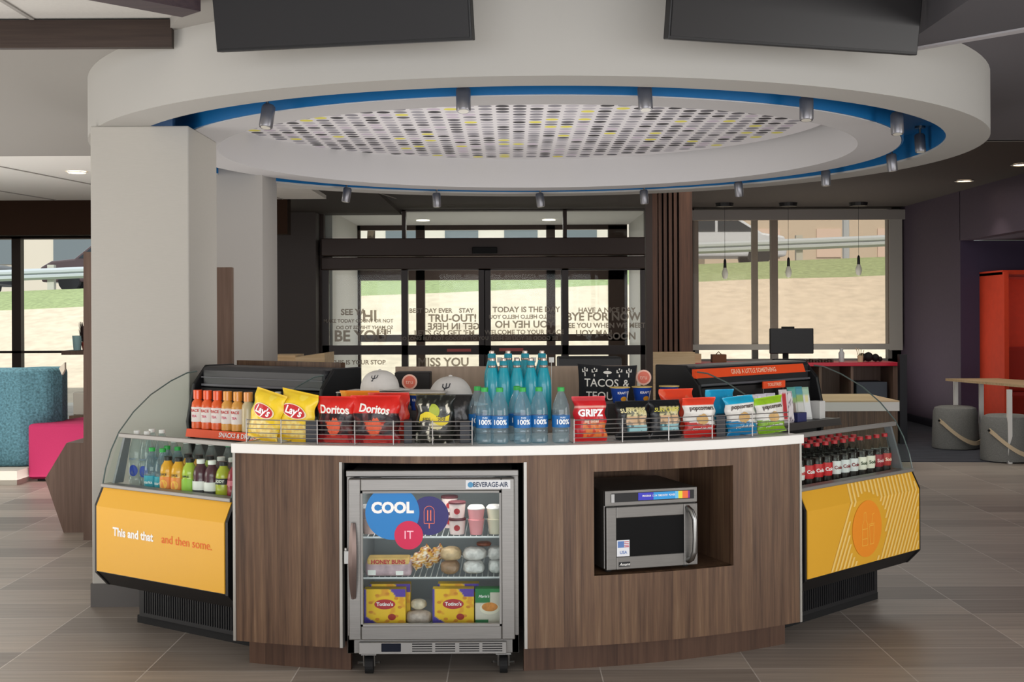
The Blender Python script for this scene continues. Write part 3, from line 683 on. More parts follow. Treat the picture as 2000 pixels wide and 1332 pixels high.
# slatted wood screen right of the doors
D = 13.0; t = thing('slat_screen', 'vertical brown wood slat screen from ceiling to ledge right of the sliding doors', 'screen', (X(1311, D), D, .9))
zb = zat(1311, 687, D)
xs_ = [1271, 1287, 1297, 1307, 1317, 1327]
for i, x in enumerate(xs_):
    wpx = 14 if i == 0 else 6; a = X(x, D); b = BM(); box(b, a, a+wpx/F*D, D, D+.14, zb, 2.856); mk('slat', b, M_slat, t, world=True)
b = BM(); box(b, X(1333, D), X(1353, D), D, D+.14, zb, 2.856); mk('end_post', b, M_slat, t, world=True)
b = BM(); box(b, X(1271, D), X(1353, D), D+.12, D+.16, zb, 2.856); mk('backing', b, M_darkwood, t, world=True)
b = BM(); box(b, X(1269, D), X(1352, D), D-.2, D+.3, 0, zb-.0); o = mk('screen_plinth', b, M_lwood, bevel=.005); setp(o, 'light wood boxed plinth under the vertical slat screen', 'plinth')
b = BM(); box(b, X(1262, 12.6), X(1275, 12.6), 12.6, 12.7, 0, 2.856); o = mk('screen_post', b, mat('post_brown', '3A2D27', .6)); setp(o, 'dark brown post beside the slat screen', 'post')
# reception desk, red top
D = 14.0; zt = zat(1700, 708, D)
t = thing('reception_desk', 'reception desk with a red top and open wood shelves below the right window', 'desk', (X(1600, D), D, 0))
b = BM(); box(b, X(1330, D), X(1757, D), D, D+.6, zt-.04, zt); mk('worktop', b, mat('top_red', 'C8203A', .4), t, world=True, bevel=.005)
b = BM()
for x in (1332, 1420, 1510, 1600, 1662, 1745): box(b, X(x, D), X(x, D)+.03 if x != 1745 else X(1754, D), D+.02, D+.58, 0, zt-.04)
box(b, X(1332, D), X(1754, D), D+.5, D+.58, 0, zt-.04); box(b, X(1332, D), X(1754, D), D+.04, D+.5, .40, .43); mk('shelf_unit', b, M_wood2, t, world=True)
b = BM(); box(b, X(1677, D), X(1738, D), D+.1, D+.48, .43, .66); o = mk('storage_bin', b, mat('bin_grey', '4A4F58', .7), bevel=.01); setp(o, 'dark blue-grey storage bin in the open shelf under the red desk top', 'storage bin')
b = BM(); p = at(1545, 716, D); box(b, p.x, p.x+.02, D, D+.01, 0, .01); b.free()
# things on red top
p = at(1545, 700, D); t = thing('monitor', 'black computer monitor seen from behind on the reception desk', 'monitor', (p.x, D+.25, zt))
b = BM(); a = at(1503, 691, D+.25); c = at(1588, 641, D+.25); box(b, a.x, c.x, D+.22, D+.27, a.z, c.z); mk('display', b, M_black, t, world=True, bevel=.01)
b = BM(); box(b, p.x-.03, p.x+.03, D+.26, D+.30, zt, (a.z+c.z)/2); mk('neck', b, M_blackm, t, world=True)
b = BM(); box(b, p.x-.12, p.x+.12, D+.17, D+.36, zt, zt+.015); mk('base', b, M_blackm, t, world=True, bevel=.004)
b = BM(); p = at(1535, 640, D+.25); box(b, p.x-.05, p.x+.09, D+.22, D+.26, c.z, c.z+.02); mk('webcam', b, M_blackm, t, world=True)
p = at(1411, 700, D); b = BM(); box(b, p.x-.08, p.x+.08, D+.2, D+.33, zt, zt+.09); tube(b, [(p.x-.03, D+.26, zt+.09), (p.x, D+.26, zt+.12), (p.x+.03, D+.26, zt+.09)], .006, 6)
o = mk('wooden_box', b, mat('box_brown', '6B4325', .6), bevel=.006); setp(o, 'small brown wooden box with a handle on the ledge left of the monitor', 'box')
b = BM(); box(b, X(1330, D), X(1372, D), D+.1, D+.4, zt, zt+.10); o = mk('cardboard_tray', b, M_lwood); setp(o, 'flat tan tray beside the slat screen plinth', 'tray')
p = at(1655, 700, D); b = BM(); lathe(b, [(.03, 0), (.034, .1), (.02, .12), (.02, .15)], 12, (p.x, D+.25, zt)); o = mk('sanitizer_bottle', b, mat('bottle_grey', 'B9C0BE', .4), smooth=True); setp(o, 'small pale bottle standing on the red desk top', 'bottle')
p = at(1712, 702, D); b = BM(); 
for q, r_ in (((-.09, 0, .05), .05), ((-.02, 0, .055), .055), ((.06, 0, .045), .045), ((.11, 0, .03), .03)):
    bmesh.ops.create_icosphere(b, subdivisions=2, radius=r_, matrix=Matrix.Translation((p.x+q[0], D+.25, zt+q[2])))
o = mk('telephone', b, M_blackm, smooth=True); setp(o, 'black desk phone and cord lying at the right end of the red top', 'telephone')
b = BM(); p = at(1690, 690, D)
for k in range(4): tube(b, [(p.x, D+.2, zt), (p.x+.03*k-.05, D+.2, zt+.16-.01*k)], .004, 5)
lathe(b, [(.03, 0), (.035, .07)], 12, (p.x, D+.2, zt)); o = mk('pen_cup', b, mat('pen_tan', 'CDBB95', .6)); setp(o, 'pen holder with pens beside the phone on the red top', 'pen holder')
b = BM(); 
for k in range(9): box(b, X(1580+k*6, D), X(1584+k*6, D), D+.1, D+.3, zt, zt+.02+.006*(k % 3))
o = mk('desk_supplies', b, mat('clutter_dark', '4A3A30', .7)); setp(o, 'row of small dark desk supplies lying on the red top', 'desk supplies', kind='stuff')
b = BM(); box(b, X(1090, 8.2), X(1214, 8.2), 8.2, 8.5, 0, zat(1150, 698, 8.2)); o = mk('equipment_stand', b, M_blackm, bevel=.01); setp(o, 'low black equipment stand in front of the right sliding door, behind the cushion', 'stand')
# low white desk return with light wood top
D = 11.4
t = thing('low_counter', 'low white-fronted counter with a light wood top seen behind the right glass case', 'counter', (X(1690, D), D, 0))
z1 = zat(1650, 783, D); z0 = zat(1650, 803, D)
b = BM(); prism(b, [(X(1590, D), D), (X(1756, D), D), (X(1756, D), D+1.0), (X(1590, D), D+1.0)], z1-.012, z1, 'z'); mk('worktop', b, M_lwood, t, world=True)
b = BM(); box(b, X(1590, D), X(1756, D), D, D+.05, z0, z1-.012); mk('fascia', b, mat('fascia_white', 'E2E0DB', .4), t, world=True)
b = BM(); box(b, X(1590, D), X(1755, D), D+.05, D+.98, 0, z1-.012); mk('body', b, M_wood, t, world=True)
b = BM(); box(b, X(1757, 13.7), X(1771, 13.7), 13.7, 13.78, 0, .98); o = mk('side_gable', b, mat('endp_black', '1B1B20', .5)); setp(o, 'thin black upright beside the red-topped desk and the purple wall', 'panel')
# left rear counter ledge (tan box) behind the left case
D = 9.4; b = BM(); a = at(577, 716, D); c = at(634, 690, D); prism(b, [(a.x, 0), (c.x, 0), (c.x, c.z), (a.x, zat(577, 698, D))], D, D+.5, 'y')
o = mk('tan_cabinet', b, M_lwood); setp(o, 'light tan wood cabinet end with a slanted top below the dark pier', 'cabinet')
b = BM(); a = at(528, 716, 9.8); c = at(577, 694, 9.8); box(b, a.x, c.x, 9.8, 10.2, 0, c.z); o = mk('tan_cabinet', b, M_lwood); setp(o, 'light tan wood cabinet next to the rear white column', 'cabinet')
# televisions
def tv(label, pts, D0, D1):
    """pts: bottom-left, bottom-right px; leans forward"""
    a = at(*pts[0], D0); c = at(*pts[1], D1); d = (c-a); L = d.length; ux = d.normalized(); yaw = math.atan2(d.y, d.x)
    t = thing('television', label, 'television', ((a+c)/2), 0, 'televisions above the island')
    H = .55; up = Vector((0, 0, 1)); n_ = Vector((ux.y, -ux.x, 0)).normalized()    # towards camera
    up2 = (up*math.cos(.16)+n_*math.sin(.16)).normalized(); back = -n_*math.cos(.16)+up*math.sin(.16)
    def P(u, v, w_): return a+ux*u+up2*v+back*w_
    def bb(u0, u1, v0, v1, w0, w1):
        b = BM(); vs = [b.verts.new(P(*q)) for q in ((u0,v0,w0),(u1,v0,w0),(u1,v0,w1),(u0,v0,w1),(u0,v1,w0),(u1,v1,w0),(u1,v1,w1),(u0,v1,w1))]
        for f in ((0,3,2,1),(4,5,6,7),(0,1,5,4),(1,2,6,5),(2,3,7,6),(3,0,4,7)): b.faces.new([vs[i] for i in f])
        return b
    mk('casing', bb(0, L, 0, H, .004, .045), M_black, t, world=True, bevel=.004)
    mk('screen', bb(.008, L-.008, .012, H-.008, 0, .006), mat('tv_screen', '2B2A2B', .32, spec=.3), t, world=True)
    mk('wall_mount', bb(L*.3, L*.7, .25, .35, .045, .16), M_blackm, t, world=True)
tv('large black flat television hung above the island, left one', [(422, 102), (921, 78)], 4.93, 4.62)
tv('large black flat television hung above the island, right one', [(1306, 76), (1793, 108)], 4.55, 4.95)
# track spotlights in the blue cove
SP = [(522, 228), (905, 195), (1260, 192), (1575, 213), (1752, 242), (1797, 280), (1742, 318), (1613, 348), (1443, 370), (1258, 385), (1055, 391), (853, 391), (677, 381)]
SPL = ['leftmost on the near side', 'second from the left on the near side', 'third from the left on the near side', 'fourth from the left on the near side', 'at the upper right of the cove', 'rightmost, at the end of the cove', 'just below the rightmost one',
       'on the far side, furthest right', 'on the far side above the right window', 'on the far side by the slat screen', 'on the far side above the door centre', 'on the far side above the left door panel', 'on the far side, nearest the rear column']
for (px_, py_), lb in zip(SP, SPL):
    k = (px_-1000)/F; r = 2.19; a_ = k*k+1; b_ = -2*(k*RC.x+RC.y); c_ = RC.x**2+RC.y**2-r*r; dd = math.sqrt(max(0, b_*b_-4*a_*c_))
    D = (-b_-dd)/(2*a_) if py_ < 300 and px_ < 1770 else (-b_+dd)/(2*a_)
    if px_ == 1797: D = 7.35
    if px_ == 1752: D = min(D, 6.5)
    p = at(px_, py_, D); zt_ = ZR+.15
    t = thing('spotlight', 'grey metal cylinder spotlight %s' % lb, 'spotlight', (p.x, p.y, zt_), 0, 'spotlights around the blue cove')
    h_ = .105; tilt_ = Vector((random.uniform(-.12, .12), random.uniform(-.15, .05), 0)); tilt_ += (RC-Vector((p.x, p.y, 0))).normalized()*-.12
    c0_ = Vector((0, 0, p.z-zt_)); ax = (Vector((0, 0, -1))+tilt_).normalized()
    b = BM(); tube(b, [(0, 0, 0), (0, 0, p.z-zt_+.05)], .007, 8); lathe(b, [(.03, 0), (.03, -.012)], 16); mk('stem', b, M_chrome, t)
    b = BM(); tube(b, [c0_-ax*.055, c0_-ax*.045, c0_+ax*.045, c0_+ax*.052], [.024, .031, .031, .028], 20); mk('shade', b, mat('spot_steel', '87868A', .35, metal=.7), t, smooth=True)
    b = BM(); tube(b, [c0_+ax*.0522, c0_+ax*.053], .022, 16); mk('lens', b, mat('spot_lens', 'D8D4C8', .3), t)
# ================================================================ island
def arcpanel(b, t0, t1, z0, z1, R, th=.02, mi=0, n=None):
    n = n or max(2, int(abs(t1-t0)/.02)); 
    for i in range(n):
        a, c = t0+(t1-t0)*i/n, t0+(t1-t0)*(i+1)/n
        P = [arc_pt(a, R), arc_pt(c, R), arc_pt(c, R-th), arc_pt(a, R-th)]
        prism(b, [(p.x, p.y) for p in P], z0, z1, 'z')
    bmesh.ops.remove_doubles(b, verts=b.verts, dist=1e-5)
    kill = [f for f in b.faces if len([g for g in b.faces if False])]
def arcband(b, t0, t1, z0, z1, R, th=.02, n=None):
    n = n or max(2, int(abs(t1-t0)/.02)); rows = []
    for i in range(n+1):
        a = t0+(t1-t0)*i/n; p, q = arc_pt(a, R), arc_pt(a, R-th)
        rows.append([b.verts.new((p.x, p.y, z0)), b.verts.new((p.x, p.y, z1)), b.verts.new((q.x, q.y, z1)), b.verts.new((q.x, q.y, z0))])
    for A, B_ in zip(rows, rows[1:]):
        for k in range(4): b.faces.new((A[k], B_[k], B_[(k+1) % 4], A[(k+1) % 4]))
    b.faces.new(rows[0]); b.faces.new(rows[-1][::-1])
def TA(px, R=AR, py=1000): return arc_ang(arc_px(px, R, py))
tL, tR = TA(458), TA(1563)
tF0, tF1 = TA(666), TA(1026); tM0, tM1 = TA(1160), TA(1432)
ZN0, ZN1 = .388, .803
isl = thing('island_counter', 'curved wood-fronted serving island with openings for a fridge and a microwave', 'island counter', (0, 5.3, 0))
b = BM()
arcband(b, tL, tF0, .11, .875, AR); arcband(b, tF0, tF1, .845, .875, AR); arcband(b, tF1, tM0, .11, .875, AR)
arcband(b, tM0, tM1, ZN1, .875, AR); arcband(b, tM0, tM1, .11, ZN0, AR); arcband(b, tM1, tR, .11, .875, AR)
mk('front_panel', b, M_wood, isl, world=True)
M_toe = wood('toe_wood', ['3E2C22', '523B2E', '5E4637'], .085, 'X', 'Z', .5)
for a0, a1 in ((TA(486, AR-.08), tF0+.005), (tF1, TA(1532, AR-.08))):
    b = BM(); arcband(b, a0, a1, 0, .115, AR-.08); mk('toe_kick', b, M_toe, isl, world=True)
for a in (tF0, tF1, tL, tR):
    b = BM(); arcband(b, a-.0022, a+.0022, .11, .875 if a in (tL, tR) else .848, AR+.004, .03, n=1); mk('edge_trim', b, M_trim, isl, world=True)
# microwave niche
def nb(t, R=AR): p = arc_pt(t, R); return p
tm = (tM0+tM1)/2; fm = arc_pt(tm); nin = Vector((-math.sin(tm), math.cos(tm), 0))
P0, P1 = arc_pt(tM0, AR-.005), arc_pt(tM1, AR-.005); Q0, Q1 = P0+nin*.5, P1+nin*.5
b = BM()
def wallq(b, a, c, z0, z1, off):
    prism(b, [(a.x, a.y), (c.x, c.y), (c.x+off.x, c.y+off.y), (a.x+off.x, a.y+off.y)], z0, z1, 'z')
side = Vector((nin.y, -nin.x, 0))
wallq(b, P0, Q0, ZN0-.02, ZN1+.02, -side*.018); wallq(b, P1, Q1, ZN0-.02, ZN1+.02, side*.018); wallq(b, Q0, Q1, ZN0-.02, ZN1+.02, nin*.018)
prism(b, [(p.x, p.y) for p in (P0, P1, Q1, Q0)], ZN0-.018, ZN0, 'z'); prism(b, [(p.x, p.y) for p in (P0, P1, Q1, Q0)], ZN1, ZN1+.018, 'z')
mk('niche_lining', b, M_wood, isl, world=True)
# dark fridge bay
b = BM(); a, c = arc_pt(tF0, AR-.02), arc_pt(tF1, AR-.02)
box(b, a.x-.02, a.x, 5.10, 5.8, 0, .87); box(b, c.x, c.x+.02, 5.10, 5.8, 0, .87); box(b, a.x, c.x, 5.78, 5.8, 0, .87); box(b, a.x, c.x, 5.05, 5.8, .862, .87)
mk('fridge_bay', b, M_blackm, isl, world=True)
# back boards
LF = Vector((-1.886, 5.713, 0)); Lu = Vector((.699, -.495, 0)).normalized(); Lv = Vector((-Lu.y, Lu.x, 0)); LL = .857
RN = Vector((1.265, 5.45, 0)); Ru = Vector((.715, .700, 0)).normalized(); Rv = Vector((-Ru.y, Ru.x, 0)); RL = 1.0
b = BM()
q0 = LF-Lu*.02+Lv*.86; q1 = LF+Lu*.70+Lv*.86; wallq(b, q0, q1, 0, 1.205, Lv*.03)
mk('rear_board', b, M_wood, isl, world=True)
b = BM(); box(b, -.58, .62, 6.25, 6.29, .0, zat(900, 716, 6.25)); mk('rear_board', b, mat('rear_wood', 'AD9681', .5, noise_amt=.1, nscale=4, stretch=(10, 10, .8)), isl, world=True)
# countertop
ctop = BM(); n_ = 48; pts = []
for i in range(n_+1):
    p = arc_pt(tL+(tR-tL)*i/n_, AR+.025); pts.append((p.x, p.y))
br_ = RN-Ru*.012+Rv*.78; bl_ = LF+Lu*(LL+.012)+Lv*.78
pts += [(br_.x, br_.y), (.60, 6.24), (-.56, 6.24), (bl_.x, bl_.y)]
prism(ctop, pts, .876, .915, 'z'); o = mk('countertop', ctop, M_counter, bevel=.003); setp(o, 'white curved countertop on the island carrying snacks and water bottles', 'countertop')
ZT = .9155
# ================================================================ refrigerated display cases
def case(label, org, u, L, side, textfn):
    rz = math.atan2(u.y, u.x); t = thing('display_case', label, 'display case', org, rz)
    t['group'] = 'open refrigerated display cases at the island ends'; del t['group']
    # local: x along, y inward, z up
    b = BM(); box(b, .04, L-.04, .24, .80, 0, .17); box(b, .0, L, .22, .80, 0, .035); mk('base', b, M_blackm, t)
    b = BM(); box(b, .04, L-.04, .20, .215, .04, .205)
    nsl = 46
    for k in range(nsl):
        x = .08+(L-.16)*k/(nsl-1); box(b, x-.0035, x+.0035, .192, .2, .06, .19)
    mk('vent_grille', b, M_grille, t)
    prof = [(.012, .205), (-.002, .28), (-.002, .573), (.035, .654), (.035, .672), (.8, .672), (.8, .205)]
    bp = [(-.004, .272), (.06, .205), (.80, .17), (.80, .60), (.045, .60), (.035, .655), (-.004, .576)]
    for x0, x1 in ((-.012, .004), (L-.004, L+.012)):
        b = BM(); prism(b, bp, x0, x1, 'x'); mk('end_panel', b, M_black, t)
    b = BM(); prism(b, [(-.0, .275), (.065, .205), (.8, .17), (.8, .58), (.04, .58), (.04, .5), (.01, .5)], .004, L-.004, 'x'); mk('body', b, M_black, t)
    # yellow front: bent sheet
    def fy(s):  # s: height -> (y, z)
        return (s, -.008 if s < .573 else -.008+(s-.573)*.04/.081)
    b = BM(); zz = [.28, .573, .654]
    for z_a, z_b in ((.28, .573), (.573, .654)):
        ya, yb = fy(z_a)[1], fy(z_b)[1]
        vs = [b.verts.new(q) for q in ((.006, ya, z_a), (L-.006, ya, z_a), (L-.006, yb, z_b), (.006, yb, z_b), (.006, ya+.012, z_a), (L-.006, ya+.012, z_a), (L-.006, yb+.012, z_b), (.006, yb+.012, z_b))]
        for f in ((0,1,2,3), (5,4,7,6), (0,3,7,4), (1,5,6,2), (0,4,5,1), (3,2,6,7)): b.faces.new([vs[i] for i in f])
    fp = mk('front_panel', b, M_yel, t)
    def surf(x, z): return (x, fy(z)[1]-.0016, z)
    textfn(fp, surf, L)
    b = BM(); box(b, .0, L, .018, .075, .655, .672); mk('bumper_rail', b, M_alum, t, bevel=.004)
    # deck and inner back
    b = BM(); box(b, .01, L-.01, .07, .56, .60, .612); mk('deck', b, mat('deck_dark', '26272A', .5), t)
    b = BM(); box(b, .01, L-.01, .60, .80, .60, 1.08); box(b, .01, L-.01, .56, .6, .60, .9); mk('rear_housing', b, M_blackm if side < 0 else mat('housing_dk', '1C1A1A', .6), t)
    b = BM(); box(b, .012, L-.012, .60, .81, 1.08, 1.185); 
    mk('canopy', b, mat('canopy_black', '232326', .4), t, bevel=.02)
    b = BM(); box(b, .02, L-.02, .592, .60, 1.09, 1.10); box(b, .02, L-.02, .592, .60, 1.13, 1.135); mk('night_blind', b, mat('blind_grey', '55555A', .5), t)
    # rear cheeks
    ck = [(.52, .92), (.56, 1.10), (.64, 1.19), (.82, 1.19), (.82, .6), (.56, .6)]
    for x0, x1 in ((-.012, .01), (L-.01, L+.012)):
        b = BM(); prism(b, ck, x0, x1, 'x'); mk('rear_cheek', b, M_black, t, bevel=.006)
    # upper shelf
    b = BM(); box(b, .12 if side < 0 else .02, L-.02, .42, .60, .885, .895); mk('shelf', b, M_black, t)
    if side < 0:
        b = BM(); prism(b, [(.408, .860), (.416, .897), (.426, .897), (.426, .860)], .12, L-.02, 'x'); ps = mk('price_strip', b, M_or_sign, t)
        b = BM(); add_text(b, 'SNACKS & DRINKS TO GO', .030, lambda x, y: (L*.62+x, .412+(y)*.2-.004, .879+y), bold=.02); mk('lettering', b, M_wtext, ps, flip=False)
    else:
        b = BM(); prism(b, [(.408, .862), (.416, .897), (.426, .897), (.426, .862)], .02, L-.02, 'x'); mk('price_strip', b, mat('strip_smoke', '4A4644', .3), t)
        b = BM(); prism(b, [(.575, 1.130), (.590, 1.172), (.60, 1.172), (.60, 1.130)], -.01, L-.09, 'x'); ps = mk('header_sign', b, M_or_sign, t)
        b = BM(); add_text(b, 'GRAB A LITTLE SOMETHING', .030, lambda x, y: (L*.46+x, .5805+(y)*.37, 1.151+y), bold=.02); mk('lettering', b, mat('sign_pale', 'FBC9A8', .5), ps, flip=False)
    # glass
    gx = [.0, L-.006]
    gp = [(.03, .672), (.045, .74), (.075, .82), (.12, .90), (.20, .985), (.30, 1.06), (.42, 1.12), (.52, 1.155), (.58, 1.16), (.60, .92), (.56, .672)]
    for x in gx:
        b = BM(); prism(b, gp, x, x+.006, 'x'); gg = mk('side_glass', b, M_case_glass, t)
        b = BM(); tube(b, [(x+.003, y_, z_) for y_, z_ in gp[:9]], .0035, 6); mk('glass_edge', b, mat('glass_edge', '5C6A66', .2), gg)
    zr = .886; yr = .115
    b = BM()
    vs = [b.verts.new(q) for q in ((.01, .035, .672), (L-.01, .035, .672), (L-.01, yr, zr-.01), (.01, yr, zr-.01), (.01, .041, .672), (L-.01, .041, .672), (L-.01, yr+.006, zr-.01), (.01, yr+.006, zr-.01))]
    for f in ((0,1,2,3), (5,4,7,6), (0,3,7,4), (1,5,6,2), (0,4,5,1), (3,2,6,7)): b.faces.new([vs[i] for i in f])
    mk('front_glass', b, M_case_glass, t)
    b = BM(); box(b, .01, L-.01, yr-.006, yr+.014, zr-.012, zr+.008); mk('top_rail', b, M_alum, t, bevel=.003)
    for x0 in ((.022,) if side < 0 else (L-.075,)):
        b = BM(); prism(b, [(.055, .672), (.105, .672), (yr+.035, zr-.01), (yr, zr-.01)], x0+.015, x0+.03, 'x'); mk('bracket', b, mat('bracket_grey', '7E8185', .45, metal=.3), t)
    return t
def left_art(fp, surf, L):
    b = BM(); add_text(b, 'This and that', .052, lambda x, y: surf(.125+x, .468+y), bold=.035, align='LEFT'); mk('lettering', b, M_wtext, fp, flip=False)
    b = BM(); add_text(b, 'and then some.', .052, lambda x, y: surf(.455+x, .468+y), bold=0, align='LEFT'); mk('lettering', b, mat('text_orange', 'E8641E', .5), fp, flip=False)
def right_art(fp, surf, L):
    # diagonal pale stripes over the right two thirds
    b = BM(); n_ = 27
    for k in range(n_):
        x = .25+k*.033
        for z0, z1, x0, x1 in ((.282, .573, 0, .17), (.573, .652, .17, .20)):
            m_ = 14
            for j in range(m_):
                za, zb = z0+(z1-z0)*j/m_, z0+(z1-z0)*(j+1)/m_; xa, xb = x+x0+(x1-x0)*j/m_-.06, x+x0+(x1-x0)*(j+1)/m_-.06
                xm = (xa+xb)/2; zm = (za+zb)/2
                if xm > L-.03 or ((xm-.50)/.165)**2+((zm-.44)/.165)**2 < 1: continue
                b.faces.new([b.verts.new(surf(*q)) for q in ((xa, za), (xa+.016, za), (xb+.016, zb), (xb, zb))])
    mk('stripes', b, mat('stripe_pale', 'F7D27A', .45), fp, flip=False)
    b = BM(); ofs = lambda x, z: (x, surf(x, z)[1]-.0006, z)
    n2 = 40; cvs = [b.verts.new(ofs(.50+.130*math.cos(2*PI*k/n2), .44+.130*math.sin(2*PI*k/n2))) for k in range(n2)]
    b.faces.new(cvs); mk('badge', b, mat('badge_orange', 'F59424', .45), fp, flip=False)
    b = BM(); o2 = lambda x, z: (x, surf(x, z)[1]-.0016, z)
    def ln(pts, w_=.003):
        for (x0, z0), (x1, z1) in zip(pts, pts[1:]):
            d = Vector((x1-x0, z1-z0)); n_ = Vector((-d.y, d.x)).normalized()*w_/2
            b.faces.new([b.verts.new(o2(*q)) for q in ((x0-n_.x, z0-n_.y), (x1-n_.x, z1-n_.y), (x1+n_.x, z1+n_.y), (x0+n_.x, z0+n_.y))])
    cx, cz = .50, .44
    ln([(cx-.045, cz-.075), (cx-.045, cz+.02), (cx-.03, cz+.04), (cx-.03, cz+.075), (cx-.012, cz+.075), (cx-.012, cz+.04), (cx+.002, cz+.02), (cx+.002, cz-.075), (cx-.045, cz-.075)])
    ln([(cx-.045, cz+.0), (cx+.002, cz+.0)]); ln([(cx-.045, cz-.045), (cx+.002, cz-.045)])
    ln([(cx+.018, cz+.01), (cx+.06, cz+.01), (cx+.054, cz-.075), (cx+.024, cz-.075), (cx+.018, cz+.01)]); ln([(cx+.013, cz+.018), (cx+.065, cz+.018)]); ln([(cx+.04, cz+.018), (cx+.045, cz+.06), (cx+.062, cz+.066)])
    mk('bottle_and_cup_icon', b, mat('icon_yellow', 'F9C24E', .45), fp, flip=False)
caseL = case('black and yellow refrigerated case left of the curved counter, lettered This and that', LF, Lu, LL, -1, left_art)
caseR = case('black and yellow striped refrigerated case with an orange badge, right of the counter', RN, Ru, RL, 1, right_art)
def Lp(x, y, z): p = LF+Lu*x+Lv*y; return Vector((p.x, p.y, z))
def Rp(x, y, z): p = RN+Ru*x+Rv*y; return Vector((p.x, p.y, z))
# ================================================================ fridge
FD = 4.98
fx0, fx1 = at(676, 1000, FD).x, at(1013, 1000, FD).x; W = fx1-fx0
fr = thing('undercounter_fridge', 'stainless glass-door undercounter fridge on casters in the wooden island', 'fridge', ((fx0+fx1)/2, FD+.3, 0))
zt_, zb_ = .817, .088
def fz(py, D=FD): return zat(845, py, D)
def fxx(px, D=FD): return at(px, 1000, D).x
b = BM()
box(b, fx0, fx0+.03, FD+.02, FD+.62, zb_, zt_); box(b, fx1-.03, fx1, FD+.02, FD+.62, zb_, zt_); box(b, fx0, fx1, FD+.0, FD+.62, zt_-.025, zt_); box(b, fx0, fx1, FD+.02, FD+.62, zb_, zb_+.075); box(b, fx0, fx1, FD+.6, FD+.62, zb_, zt_)
mk('cabinet', b, M_steel, fr, world=True, bevel=.003)
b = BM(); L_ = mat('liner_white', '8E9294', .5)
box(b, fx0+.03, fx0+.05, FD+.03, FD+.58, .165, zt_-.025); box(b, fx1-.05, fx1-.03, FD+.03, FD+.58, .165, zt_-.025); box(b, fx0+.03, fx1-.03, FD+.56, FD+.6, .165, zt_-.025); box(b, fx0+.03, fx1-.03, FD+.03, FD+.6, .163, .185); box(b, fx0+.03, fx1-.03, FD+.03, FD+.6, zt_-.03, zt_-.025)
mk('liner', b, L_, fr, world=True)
b = BM(); box(b, fx0+.1, fx1-.1, FD+.35, FD+.56, .72, .785); mk('evaporator_cover', b, mat('evap', 'B9BCBC', .4), fr, world=True, bevel=.006)
DD = FD-.04
dx0, dx1, dz1, dz0 = fxx(680, DD), fxx(1005, DD), fz(935, DD), fz(1250, DD); gx0, gx1, gz1, gz0 = fxx(704, DD), fxx(979, DD), fz(959, DD), fz(1223, DD)
b = BM(); box(b, dx0, gx0, DD, DD+.045, dz0, dz1); box(b, gx1, dx1, DD, DD+.045, dz0, dz1); box(b, gx0, gx1, DD, DD+.045, gz1, dz1); box(b, gx0, gx1, DD, DD+.045, dz0, gz0)
door = mk('door', b, M_steel, fr, world=True, bevel=.004)
b = BM(); g_ = .008
box(b, gx0, gx0+g_, DD-.001, DD+.02, gz0, gz1); box(b, gx1-g_, gx1, DD-.001, DD+.02, gz0, gz1); box(b, gx0, gx1, DD-.001, DD+.02, gz1-g_, gz1); box(b, gx0, gx1, DD-.001, DD+.02, gz0, gz0+g_)
mk('gasket_frame', b, mat('gasket', '8D8B88', .4), door, world=True)
b = BM(); box(b, gx0, gx1, DD+.01, DD+.016, gz0, gz1); mk('glass', b, glassy('fridge_glass', 'F6FAFA', .05), door, world=True)
b = BM(); hx = fxx(690, DD); zh0, zh1 = fz(1168, DD), fz(1020, DD); n_ = 16; rows = []
for i in range(n_+1):
    s = i/n_; z_ = zh0+(zh1-zh0)*s; w_ = .016*math.sin(PI*min(1, max(0, .12+.76*s)))**.6; y_ = DD-.012-.028*math.sin(PI*s)
    rows.append([b.verts.new((hx-w_, y_+.004, z_)), b.verts.new((hx, y_-.008, z_)), b.verts.new((hx+w_, y_+.004, z_)), b.verts.new((hx, y_+.008, z_))])
for A, B_ in zip(rows, rows[1:]):
    for k in range(4): b.faces.new((A[k], A[(k+1) % 4], B_[(k+1) % 4], B_[k]))
b.faces.new(rows[0][::-1]); b.faces.new(rows[-1]); box(b, hx-.006, hx+.006, DD-.016, DD, zh0+.002, zh0+.02); box(b, hx-.006, hx+.006, DD-.016, DD, zh1-.02, zh1-.002)
mk('handle', b, mat('handle_bronze', '6A5A55', .3, metal=.5), door, world=True, smooth=True)
b = BM(); box(b, fxx(672, DD), fxx(682, DD), DD-.012, DD+.03, fz(1100, DD), fz(1074, DD)); lathe(b, [(.006, 0), (.006, .012)], 10, (fxx(676, DD), DD-.01, fz(1074, DD))); mk('lock', b, M_chrome, door, world=True, bevel=.002)
b = BM(); box(b, fxx(910, DD), fxx(997, DD), DD-.004, DD, fz(955, DD), fz(938, DD)); npl = mk('name_plate', b, mat('plate_white', 'DADBDD', .4), door, world=True)
b = BM(); c_ = at(958, 946.5, DD); add_text(b, 'BEVERAGE-AIR', .027, lambda x, y: (c_.x+x, DD-.0052, c_.z+y), bold=.02, sx=.78); mk('lettering', b, mat('ink_navy', '2C3A55', .5), npl, world=True, flip=False)
b = BM(); c_ = at(919, 946.5, DD); add_disc(b, lambda x, y: (c_.x+x, DD-.0052, c_.z+y), 0, 0, .011); mk('logo_disc', b, mat('ink_blue', '4E8DB5', .5), npl, world=True, flip=False)
